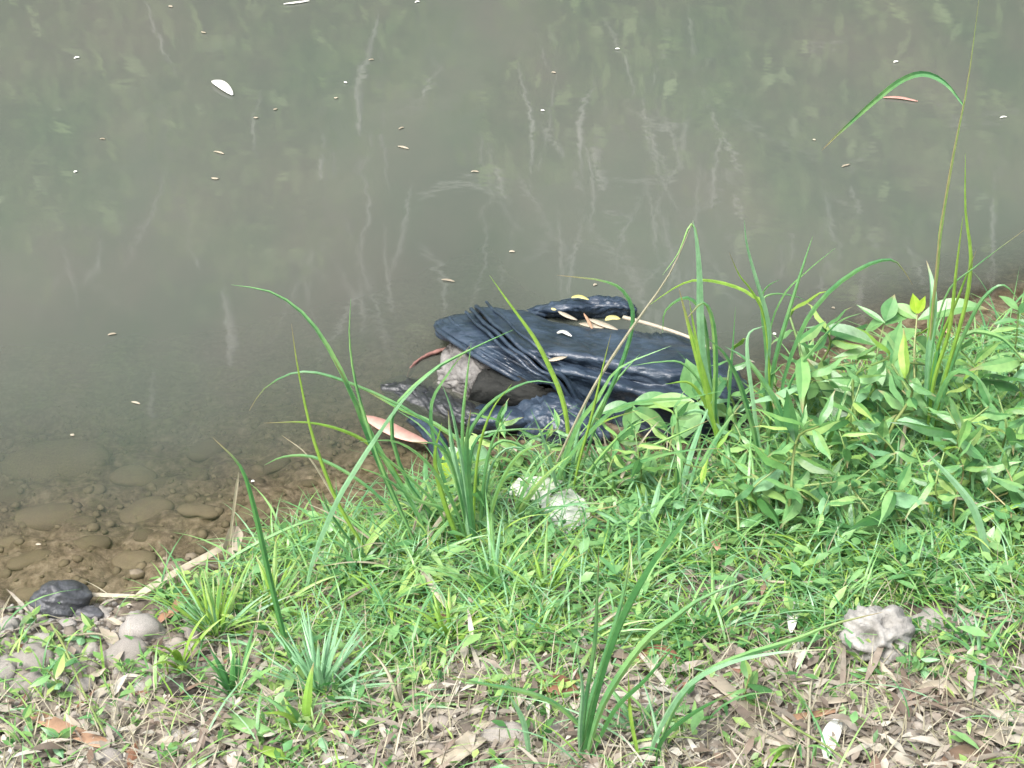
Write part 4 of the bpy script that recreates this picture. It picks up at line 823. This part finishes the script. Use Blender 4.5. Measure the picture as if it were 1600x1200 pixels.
named = [(80, 978, 24, 'W', 'small round white pebble beside its twin in front of the dark wet rock'), (104, 980, 30, 'W', 'larger round white pebble touching its twin in front of the dark rock'),
    (222, 1000, 88, 'W', 'long pale smooth stone half hidden under the fine bright tuft'), (195, 1030, 64, 'S', 'sloping grey stone just in front of the long pale one'),
    (46, 1040, 66, 'S', 'rough brown-grey lump in the pebble heap at the left edge'), (8, 1055, 70, 'S', 'pinkish stone cut by the left edge of the picture'), (10, 990, 60, 'S', 'flat grey stone at the left edge beside the dark wet rock'),
    (45, 1078, 52, 'S', 'pale flat pebble below the rough lump at the left edge'), (90, 1072, 34, 'S', 'egg-shaped grey pebble leaning beside the pale flat one'),
    (272, 1160, 40, 'S', 'pale stone on the bottom edge in front of the muddy hole'), (430, 1105, 66, 'W', 'cream stone with an orange stain in front of the rosette'), (245, 1190, 36, 'W', 'white pebble on the bottom edge'),
    (165, 1195, 50, 'S', 'rounded grey cobble rising over the bottom edge'), (455, 1150, 36, 'S', 'grey pebble in front of the cream stained stone'), (1420, 1190, 60, 'S', 'rounded tan stone at the bottom edge'), (1340, 1150, 40, 'S', 'flat pale stone among the leaf litter under the knobbly stone'),
    (1450, 985, 70, 'S', 'long flat pale stone beside the knobbly stone'), (1510, 990, 50, 'S', 'second flat pale stone nearer the right edge'), (790, 1160, 64, 'S', 'half-buried brown-grey stone left of the dark near blades')]
for px, py, wp, k, lab in named:
    o = put_stone((PEBW if k == 'W' else PEB)[random.randrange(3)], px, py, wp, 'stone', rz=random.uniform(-.3, .3)); tag(o, lab, 'stone', 'stones on the bank')
pp = [(a, b_) for a, b_, *_ in named]; tries = 0; cnt = 0
while cnt < 215 and tries < 9000:
    tries += 1
    px, py = (random.uniform(0, 330), random.uniform(955, 1195)) if random.random() < .45 else (random.uniform(0, 1600), random.uniform(1060, 1195))
    if not far_enough(px, py, pp, 17): continue
    if at_ground(px, py)[2] < .0: continue
    pp.append((px, py)); cnt += 1; wp = random.uniform(11, 26)*(random.uniform(1.2, 1.9) if px < 330 and py < 1120 else 1.2); white = random.random() < .15
    o = put_stone(random.choice(PEBW if white else PEB), px, py, wp, 'pebble'); later(o, ('white' if white else 'grey')+(' coin-sized pebble' if wp < 18 else ' walnut-sized pebble' if wp < 30 else ' fist-sized stone'), 'pebble', 'pebbles on the bank', px, py)
beds = [(108, 728, 140, 'largest submerged boulder seen dim through the murky water'), (200, 752, 70, 'submerged stone right of the dim boulder'), (238, 797, 66, 'rounded submerged stone in the middle of the brown shallows'), (310, 806, 54, 'submerged stone right of the rounded one'),
    (205, 880, 70, 'flat dark-edged stone under thin water near the reed'), (85, 810, 90, 'low silty stone in the brown shallows under the boulder'), (300, 745, 56, 'faint stone deep in the shallows beside the grass tips'), (420, 740, 70, 'silty stone under the arching grass blades'),
    (150, 850, 50, 'small silty stone in the brown shallows'), (440, 880, 60, 'wet round stone half under the bank grass'), (330, 700, 50, 'faint stone farthest out in the water'), (50, 880, 60, 'silty stone near the left edge of the shallows'),
    (480, 830, 80, 'dark silty stone beside the reed end'), (400, 800, 44, 'small stone left of the dead reed tip'), (560, 790, 60, 'silty stone under the pale crossing blade'), (20, 780, 60, 'dim stone at the left edge of the shallows')]
for px, py, wp, lab in beds:
    o = put_stone(random.choice(PEBB), px, py, wp, 'submerged_stone', .35, random.uniform(-.4, .4), (1, 1, 1.0))
    top = o.location.z+.40*o.scale.z; o.location.z -= max(0, top+.012)
    tag(o, lab, 'stone', 'stones under the shallow water')
bp_ = [(a, b_) for a, b_, *_ in beds]; cnt = 0; tries = 0
while cnt < 24 and tries < 4000:
    tries += 1; px, py = random.uniform(-5, 640), random.uniform(665, 930)
    q = at(px, py, -.03)
    if shore(q[0])-q[1] > -.03 or not far_enough(px, py, bp_, 40): continue
    bp_.append((px, py)); cnt += 1; wp = random.uniform(18, 40)
    o = put_stone(random.choice(PEBB), px, py, wp, 'submerged_stone', .35, random.uniform(-.5, .5), (1, 1, 1.1)); top = o.location.z+.42*o.scale.z; o.location.z -= max(.006, top+.014)
    later(o, ('small' if wp < 36 else 'middle-sized')+' submerged cobble', 'stone', 'stones under the shallow water', px, py, 'W')
# knobbly stone and dark rock
def special_rock(name, px, py, wpx, sq, m_, label, seed, lump, sub=5, dents=()):
    V, F = ico(sub, seed, .25, sq); d = V/np.linalg.norm(V, axis=1)[:, None]
    n1 = fbm(d[:, 0]*lump+d[:, 2]*2, d[:, 1]*lump+5+d[:, 2]*lump, 4, seed); V = V*(1+.62*n1)[:, None]
    for (ax_, dep_, wd) in dents:
        ax_ = np.array(ax_)/np.linalg.norm(ax_); q = (d@ax_); V = V*(1-dep_*np.exp(-((1-q)/wd)**2))[:, None]
    P = at_ground(px, py); s = wpx/2*np.linalg.norm(P-CAM)*2*TX/1600
    o = raw_obj(name, V*s, F, M[m_]); o.location = P+np.array([0, 0, s*(.5 if name == 'knobbly_stone' else .25)]); tag(o, label, 'stone'); return o
special_rock('knobbly_stone', 1366, 1020, 116, (1, .8, .85), 'stone_knob', 'large knobbly grey stone with hollows half buried in the creepers', 5, 3.0, 5, [((-.35, -.65, .6), .5, .035), ((.05, -.9, .15), .45, .02), ((.25, -.3, .9), .3, .02), ((.55, -.7, .3), .35, .015), ((-.6, -.75, .0), .4, .02)])
special_rock('wet_rock', 92, 950, 84, (1, .8, .8), 'stone_wet', 'dark wet blue-grey rock at the water edge behind the white pebbles', 9, 2.0)
special_rock('wet_rock', 138, 965, 56, (1, .7, .5), 'stone_wet', 'small dark rock touching the big wet one at the water edge', 14, 2.2, 4)
special_rock('muddy_lump', 290, 1085, 56, (1, .8, .6), 'mud', 'dark muddy lump in the hollow in front of the dead grass', 17, 3, 4)

# ------------------------------------------------------------------ dry leaves, sheaths, reed, scraps
def free_leaf(pts, wpx, m_, name, label, cat, group=None, z=None, fold=.3, zs=None, twist=0, n_=12, parent=None, shape='leaf'):
    P = []
    for i, (a, b_) in enumerate(pts):
        if z is not None: P.append(at(a, b_, z if zs is None else zs[i]))
        else:
            q = at_ground(a, b_); P.append(at(a, b_, q[2]+(.014 if zs is None else zs[i])))
    loc = P[0].copy(); P = catmull(P, n_); t = np.linspace(0, 1, n_)
    prof = np.sin(math.pi*np.clip(t*.96+.02, 0, 1))**.65 if shape == 'leaf' else np.minimum(np.minimum(t*8+.5, 1), (1-t)*8+.3)
    T = np.gradient(P, axis=0); S_ = np.cross(T, np.array([0, 0, 1.0])); S_ /= np.linalg.norm(S_, axis=1)[:, None]; a = (twist*t)[:, None]; S_ = S_*np.cos(a)+np.array([0, 0, 1.0])*np.sin(a)
    d = np.linalg.norm(P-CAM, axis=1)
    c, f = strip(P, wpx*d*2*TX/1600*prof, S_, fold, False); o = raw_obj(name, c-loc, f, M[m_]); o.location = loc
    so_ = o.modifiers.new('s', 'SOLIDIFY'); so_.thickness = .0012
    return tag(o, label, cat, group)
GF = 'leaves floating on the water'
free_leaf([(568, 650), (595, 663), (630, 680), (668, 692)], 28, 'leaf_pink', 'bamboo_leaf', 'large pink dead leaf floating beside the left end of the jacket', 'leaf', GF, z=.012, fold=.12, zs=[.02, .012, .008, .014])
free_leaf([(1380, 152), (1405, 153), (1434, 158)], 7, 'leaf_pink', 'bamboo_leaf', 'thin pink leaf floating under the arching flag leaf of the seed stalk', 'leaf', GF, z=.004)
free_leaf([(332, 126), (345, 133), (363, 148)], 18, 'leaf_white', 'bamboo_leaf', 'bright white leaf floating out on the open water', 'leaf', GF, z=.006)
free_leaf([(443, 6), (464, 4), (484, 1)], 6, 'leaf_white', 'bamboo_leaf', 'narrow white leaf floating at the top edge of the picture', 'leaf', GF, z=.004)
specks = [(400, 183, 12), (342, 238, 26), (336, 278, 18), (630, 230, 28), (627, 200, 14), (580, 93, 14), (120, 90, 14), (160, 217, 14), (118, 268, 9), (742, 268, 20), (525, 152, 10), (800, 393, 14), (175, 522, 22), (212, 629, 22), (113, 679, 10), (266, 10, 10), (652, 3, 12),
    (865, 113, 10), (965, 76, 12), (1400, 96, 12), (1272, 218, 8), (1322, 258, 22), (1568, 183, 18), (700, 438, 34), (60, 850, 14), (395, 752, 8), (318, 50, 12), (1302, 481, 8), (1210, 522, 7), (1290, 548, 7), (848, 172, 9), (430, 170, 10), (930, 445, 9), (540, 128, 8)]
for i, (px, py, Lp) in enumerate(specks):
    a = random.uniform(-.5, .5); Lp *= .6; k = random.choice(['leaf_white', 'dry_pale', 'dry_pale', 'dry_pale']); col = {'leaf_white': 'white', 'dry_pale': 'tan', 'leaf_yellow': 'yellowish'}[k]
    o = free_leaf([(px-Lp/2, py-a*Lp/3), (px, py+random.uniform(-1, 1)), (px+Lp/2, py+a*Lp/3)], random.uniform(3, 5), k, 'leaf_fragment', None, None, None, z=.004, n_=6)
    later(o, f'{"longer" if Lp > 11 else "tiny"} floating {col} fragment', 'leaf', 'leaf fragments floating on the water', px, py, 'W')
# debris caught on the jacket
GJ = 'dead leaves caught on the jacket'
for pts, wp, m_, zs, lab in [
    ([(893, 465), (905, 463), (920, 468)], 9, 'leaf_yellow', [.07]*3, 'small yellow leaf on top of the back sleeve'),
    ([(872, 486), (885, 493), (902, 500)], 9, 'dry_pale', [.05, .05, .045], 'pale narrow leaf between sleeve and jacket body'),
    ([(862, 481), (865, 483), (869, 484)], 6, 'leaf_yellow', [.06]*3, 'tiny yellow petal on the back sleeve'),
    ([(946, 500), (956, 496), (969, 498)], 13, 'leaf_yellow', [.06]*3, 'round yellow-green leaf at the end of the hollow on the jacket'),
    ([(905, 505), (925, 508), (945, 512)], 14, 'dry_pale', [.05, .055, .055], 'wide tan leaf in the hollow of the jacket'),
    ([(920, 498), (940, 506), (965, 515)], 12, 'dry_pale', [.06, .06, .06], 'crumpled beige leaf right of the wide tan one on the jacket'),
    ([(912, 489), (920, 502), (926, 515)], 5, 'dry_orange', [.075, .07, .065], 'short reddish stalk standing in the hollow of the jacket'),
    ([(855, 563), (868, 561), (886, 557)], 10, 'dry_pale', [.135, .14, .14], 'pale torn leaf lying on the jacket front'),
    ([(870, 520), (880, 518), (893, 525)], 8, 'leaf_white', [.092, .095, .1], 'small silvery scrap on the jacket top'),
    ([(1150, 552), (1165, 560), (1180, 566)], 6, 'dry_pale', [.05, .05, .04], 'thin straw leaf on the right end of the jacket')]:
    free_leaf(pts, wp, m_, 'dead_leaf', lab, 'leaf', GJ, z=0, zs=zs, n_=8, fold=.1)
def tube_thing(name, pts, zs, rpx, m_, label, cat, onground=True, group=None):
    P = []
    for (a, b_), z in zip(pts, zs):
        if onground: q = at_ground(a, b_); P.append(at(a, b_, max(q[2], 0)+z))
        else: P.append(at(a, b_, z))
    loc = P[0].copy(); P = catmull(P, 16); c, f = tube(P, np.linspace(rpx, rpx*.6, 16)*SC, 7); o = raw_obj(name, c-loc, f, M[m_]); o.location = loc; return tag(o, label, cat, group)
tube_thing('twig', [(975, 496), (1020, 508), (1074, 526), (1110, 545)], [.06, .09, .10, .09], 3.5, 'dry_pale', 'tan twig lying across the right end of the jacket', 'twig', False)
# dead reed: stalk, sheath and upright dry leaf
E = empty('dead_reed', at_ground(230, 930), 'bent dead reed lying from the bank edge out over the shallows', 'reed')
def part_strip(parent, name, pts, zs, wpx, m_, prof=None, n_=16, up=(0, 0, 1), fold=.5):
    P = catmull([at(a, b_, z) for (a, b_), z in zip(pts, zs)], n_); t = np.linspace(0, 1, n_); W_ = wpx*SC*(np.minimum(np.minimum(t*6+.5, 1), (1-t)*5+.15))
    T = np.gradient(P, axis=0); S_ = np.cross(T, np.array(up, float)); c, f = strip(P, W_, S_, fold); return raw_obj(name, c-np.array(parent.location), f, M[m_], parent)
part_strip(E, 'stalk', [(210, 936), (270, 900), (330, 868), (385, 838), (462, 828)][:4], [.05, .06, .06, .05], 13, 'dry_pale')
part_strip(E, 'broken_tip', [(360, 868), (410, 848), (460, 828)], [.05, .05, .045], 10, 'dry_orange')
part_strip(E, 'dry_leaf', [(354, 864), (362, 848), (370, 822)], [.06, .07, .09], 22, 'dry_pale', up=(.2, -1, .3))
part_strip(E, 'thin_stem', [(358, 852), (366, 790), (373, 738)], [.07, .14, .2], 4, 'straw', up=(0, -1, 0))
part_strip(E, 'lower_stalk', [(122, 930), (175, 932), (225, 934)], [.03, .03, .04], 8, 'dry_pale')
# leaf-litter pieces placed by hand
GD = 'dead leaves on the bank'
hand = [([(1100, 1040), (1125, 1070), (1160, 1100), (1190, 1130)], 26, 'dry_pale', 'bamboo_sheath', 'long bleached sheath slanting across the litter near the bottom', 'sheath', .03),
    ([(1140, 1130), (1190, 1160), (1240, 1185)], 30, 'dry_pale', 'bamboo_sheath', 'split pale sheath in front of the long bleached one', 'sheath', .02),
    ([(1290, 1185), (1298, 1150), (1312, 1122)], 26, 'leaf_white', 'dead_leaf', 'upright white bleached leaf standing in the litter below the knobbly stone', 'leaf', .03),
    ([(1235, 1075), (1280, 1095), (1340, 1092)], 16, 'dry_pale', 'dead_leaf', 'long pale leaf lying in front of the knobbly stone', 'leaf', .02),
    ([(1210, 1125), (1260, 1120), (1320, 1108)], 18, 'dry_orange', 'dead_leaf', 'long tan-brown leaf below the pale one in front of the stone', 'leaf', .02),
    ([(985, 1035), (1030, 1022), (1068, 1042)], 30, 'dry_brown', 'dead_leaf', 'reddish brown curled leaf behind the dark near blades', 'leaf', .03),
    ([(838, 1070), (870, 1072), (905, 1085)], 38, 'dry_brown', 'dead_leaf', 'wide dark brown leaf in the grass left of the near blades', 'leaf', .03),
    ([(960, 1100), (1000, 1095), (1030, 1100)], 28, 'dry', 'dead_leaf', 'tan leaf right behind the base of the near blades', 'leaf', .02),
    ([(652, 875), (672, 910), (702, 955)], 13, 'dry_pale', 'dead_leaf', 'dried pale half of the split yellowing leaf', 'leaf', .06),
    ([(655, 930), (690, 965), (735, 1010)], 17, 'blade_yellow', 'fallen_leaf', 'long yellow-green half of the split leaf on the bank', 'leaf', .03),
    ([(262, 965), (280, 945), (298, 905)], 18, 'dry_orange', 'dead_leaf', 'upright orange-brown leaf beside the dead reed', 'leaf', .03),
    ([(246, 975), (258, 962), (270, 955)], 14, 'dry_orange', 'dead_leaf', 'orange leaf stub in front of the upright orange one', 'leaf', .02),
    ([(50, 1115), (100, 1140), (170, 1168)], 24, 'dry_orange', 'bamboo_sheath', 'long pinkish tan sheath lying near the lower left corner', 'sheath', .03),
    ([(0, 1130), (20, 1150), (30, 1180)], 16, 'dry_pale', 'dead_leaf', 'curled pale leaf in the lower left corner', 'leaf', .02),
    ([(688, 1195), (730, 1165), (748, 1150)], 34, 'dry_pale', 'bamboo_sheath', 'broad tan sheath on the bottom edge left of the near blades', 'sheath', .02),
    ([(480, 935), (510, 925), (540, 940)], 20, 'dry', 'dead_leaf', 'tan leaf at the water edge behind the rosette', 'leaf', .02),
    ([(490, 915), (520, 910), (535, 918)], 12, 'dry_orange', 'dead_leaf', 'orange leaf sliver at the water edge behind the rosette', 'leaf', .02),
    ([(850, 885), (875, 868), (905, 845)], 13, 'dry_pale', 'dead_leaf', 'narrow tan leaf in the grass in front of the white scrap', 'leaf', .03),
    ([(1108, 838), (1120, 850), (1128, 865)], 14, 'dry_orange', 'dead_leaf', 'small brown curled leaf in the creepers below the jacket end', 'leaf', .05),
    ([(1232, 925), (1238, 960), (1236, 988)], 16, 'leaf_white', 'dead_leaf', 'upright greyish white leaf in the creepers left of the knobbly stone', 'leaf', .03),
    ([(1240, 578), (1262, 584), (1278, 592)], 15, 'dry_orange', 'dead_leaf', 'brown leaf lying behind the big upright pointed leaf', 'leaf', .06),
    ([(1188, 645), (1205, 632), (1222, 612)], 11, 'leaf_pink', 'dead_leaf', 'narrow pinkish leaf between the jacket end and the plants', 'leaf', .06),
    ([(1470, 508), (1480, 518), (1490, 527)], 7, 'leaf_pink', 'dead_leaf', 'small pink leaf caught behind the tall seed stalk', 'leaf', .02),
    ([(790, 700), (815, 706), (840, 722)], 12, 'dry_orange', 'dead_leaf', 'reddish leaf in the wet gap in front of the jacket', 'leaf', .02),
    ([(775, 695), (800, 702), (830, 712)], 6, 'dry_pale', 'dead_leaf', 'thin pale leaf above the reddish leaf in the wet gap', 'leaf', .03),
    ([(1430, 1075), (1470, 1070), (1500, 1085)], 16, 'dry_pale', 'dead_leaf', 'pale curled leaf right of the knobbly stone', 'leaf', .02),
    ([(1520, 1140), (1550, 1150), (1580, 1170)], 30, 'dry_pale', 'dead_leaf', 'wide beige leaf near the lower right corner', 'leaf', .02),
    ([(1480, 930), (1520, 958), (1600, 972)], 7, 'dry_pale', 'dead_leaf', 'long thin straw leaf at the right edge below the wide leaves', 'leaf', .03),
    ([(1470, 1195), (1520, 1180), (1560, 1195)], 44, 'dry', 'dead_leaf', 'broad tan leaf on the bottom edge near the right corner', 'leaf', .02),
    ([(395, 1165), (430, 1178), (455, 1186)], 20, 'blade_yellow', 'fallen_leaf', 'short broad green leaf on the bottom edge in front of the rosette', 'leaf', .03),
    ([(350, 1115), (385, 1135), (430, 1148)], 26, 'herb', 'fallen_leaf', 'wide green pointed leaf beside the cream stained stone', 'leaf', .04)]
for pts, wp, m_, nm, lab, cat, z0 in hand:
    k = len(pts); zs = [.012+z0*math.sin(math.pi*(i+.4)/k) for i in range(k)]
    free_leaf(pts, wp, m_, nm, lab, cat, GD, zs=zs, twist=random.uniform(-.5, .5), shape='leaf' if cat != 'sheath' else 'sheath')
# scattered dead leaves, singly
DL = [];
for k in range(10):
    L, W_ = [(.06, .016), (.045, .02), (.08, .013), (.05, .024), (.10, .016)][k % 5]; mt = ['dry', 'dry_pale', 'dry', 'dry_brown', 'dry'][(k*2+k//5) % 5]
    c, f = leaf_data(L, W_, droop=random.uniform(-.3, .35), fold=random.uniform(-.7, .9), wave=1, n=9, curl=random.uniform(-.2, .2)); c[:, 0] -= L/2; DL.append((raw_mesh('dead_leaf', c, f, M[mt]), L, mt))
cnt = 0; dpos = []
while cnt < 210:
    px = random.uniform(-5, 1605); py = random.uniform(930, 1200)
    if random.random() > (.25+.75*max(0, (py-960)/240)) or (px < 330 and py < 985): continue
    if not far_enough(px, py, dpos, 19): continue
    me, L, mt = random.choice(DL); P = at_ground(px, py)
    if P[2] < .01: continue
    dpos.append((px, py)); cnt += 1
    o = link('dead_leaf', me); s = random.uniform(.6, 1.15); o.scale = (s,)*3; o.location = P+np.array([0, 0, random.uniform(.008, .024)]); o.rotation_euler = (random.uniform(-.5, .5), random.uniform(-.25, .25), random.uniform(0, 6.28))
    Ls = L*s; colr = {'dry': 'tan', 'dry_pale': 'bleached', 'dry_brown': 'dark brown'}[mt]
    later(o, ('long ' if Ls > .065 else 'short ' if Ls > .042 else 'tiny ')+colr+' dead leaf', 'leaf', GD, px, py)
# white scrap and creeping runner
W_ = empty('plastic_scrap', at_ground(860, 790), 'crumpled white plastic scrap caught under the leaves at the water edge', 'plastic scrap')
loft_obj('upper_fold', [[(790, 772, .10), (800, 758, .11), (812, 746, .11)], [(825, 780, .10), (834, 762, .115), (846, 746, .11)], [(852, 788, .10), (864, 768, .12), (880, 752, .11)]], 'plastic', W_, 40, 30, amp=.0018, sc_=10, seed=40, thick=.001)
loft_obj('lower_fold', [[(842, 786, .10), (864, 772, .115), (892, 764, .10)], [(856, 812, .10), (886, 796, .115), (916, 784, .10)], [(880, 838, .10), (902, 824, .11), (926, 808, .095)]], 'plastic', W_, 44, 34, amp=.002, sc_=9, seed=43, thick=.001)
runs = [([(1165, 905), (1230, 910), (1300, 908), (1370, 905), (1430, 893)], 'long pale creeping runner stretched level across the green bank'), ([(1395, 722), (1430, 775), (1452, 830), (1455, 885)], 'dark curved runner bending down under the tall seed stalk'),
    ([(1262, 1200), (1265, 1110), (1270, 1060), (1300, 1010)], 'thin upright straw rising in front of the knobbly stone'), ([(1160, 1080), (1230, 1130), (1290, 1165), (1330, 1195)], 'thin brown stalk crossing the litter beneath the stone'),
    ([(1268, 790), (1310, 830), (1345, 865)], 'short slanting green stem in the creepers under the pointed leaf'), ([(1460, 985), (1480, 1050), (1510, 1095)], 'thin pale runner right of the knobbly stone'),
    ([(80, 975), (100, 1010), (130, 1080), (165, 1150)], 'green runner trailing down from the white pebbles to the bottom edge'), ([(95, 995), (150, 990), (175, 1000)], 'short pale runner lying between white pebbles and long pale stone')]
for pts, lab in runs:
    tube_thing('runner', pts, [.03, .05, .05, .05, .03][:len(pts)], 1.8, 'straw' if 'pale' in lab or 'straw' in lab else 'stem', lab, 'stem', True, 'runners and thin stalks on the bank')
# small seedlings at the left
for i, (px, py, n_, s, lab) in enumerate([(55, 985, 4, .9, 'two-leaved seedling beside the white pebbles'), (135, 1010, 7, 1.0, 'pale creeping sprig between the stones and the fine tuft'), (80, 1100, 5, 1.5, 'seedling with large pale triangular leaves at the left'),
        (110, 1060, 8, 1.1, 'leafy sprig climbing over the rough lump at the left'), (160, 1145, 5, .9, 'yellow-green seedling near the bottom left'), (100, 1185, 5, 1.1, 'seedling with upright oval leaves on the bottom edge at left'), (1165, 1110, 7, 1.5, 'dark green sprig standing over the long bleached sheath'),
        (500, 1175, 5, 1.1, 'round-leaved seedling on the bottom edge in front of the rosette'), (570, 1160, 4, .9, 'small oval-leaved seedling at the bottom edge'), (1255, 985, 8, 1.1, 'dark bushy seedling between the grey upright leaf and the knobbly stone'), (1440, 1060, 8, 1.1, 'leafy sprig growing over the right side of the knobbly stone'),
        (40, 1150, 4, 1, 'small two-toned seedling in the lower left corner'), (1350, 1070, 6, .9, 'small green sprig in front of the knobbly stone')]):
    loc = at_ground(px, py); e = empty('seedling', loc, lab, 'seedling', 'seedlings on the bank'); r_ = random.Random(i+300)
    P = catmull([loc, loc+np.array([r_.uniform(-.02, .02), 0, .03*s]), loc+np.array([r_.uniform(-.04, .04), 0, .055*s])], 8); c, f = tube(P, .0013, 5); raw_obj('stem', c-loc, f, M['stem'], e)
    for k in range(n_):
        me = leaf_mesh(('s', k % 3, i % 3), .034, .015, ['creeper', 'herb', 'herb_dark' if i % 3 == 0 else 'blade_blue'][k % 3], droop=.2, fold=.3)
        o = link('leaf', me, e); o.location = P[2+int(5*k/n_)]-loc; o.rotation_euler = (r_.uniform(-.4, .4), R(r_.uniform(-40, 5)), k*2.4+r_.uniform(-.5, .5)); ss = s*r_.uniform(.8, 1.15); o.scale = (ss,)*3
finish_labels()
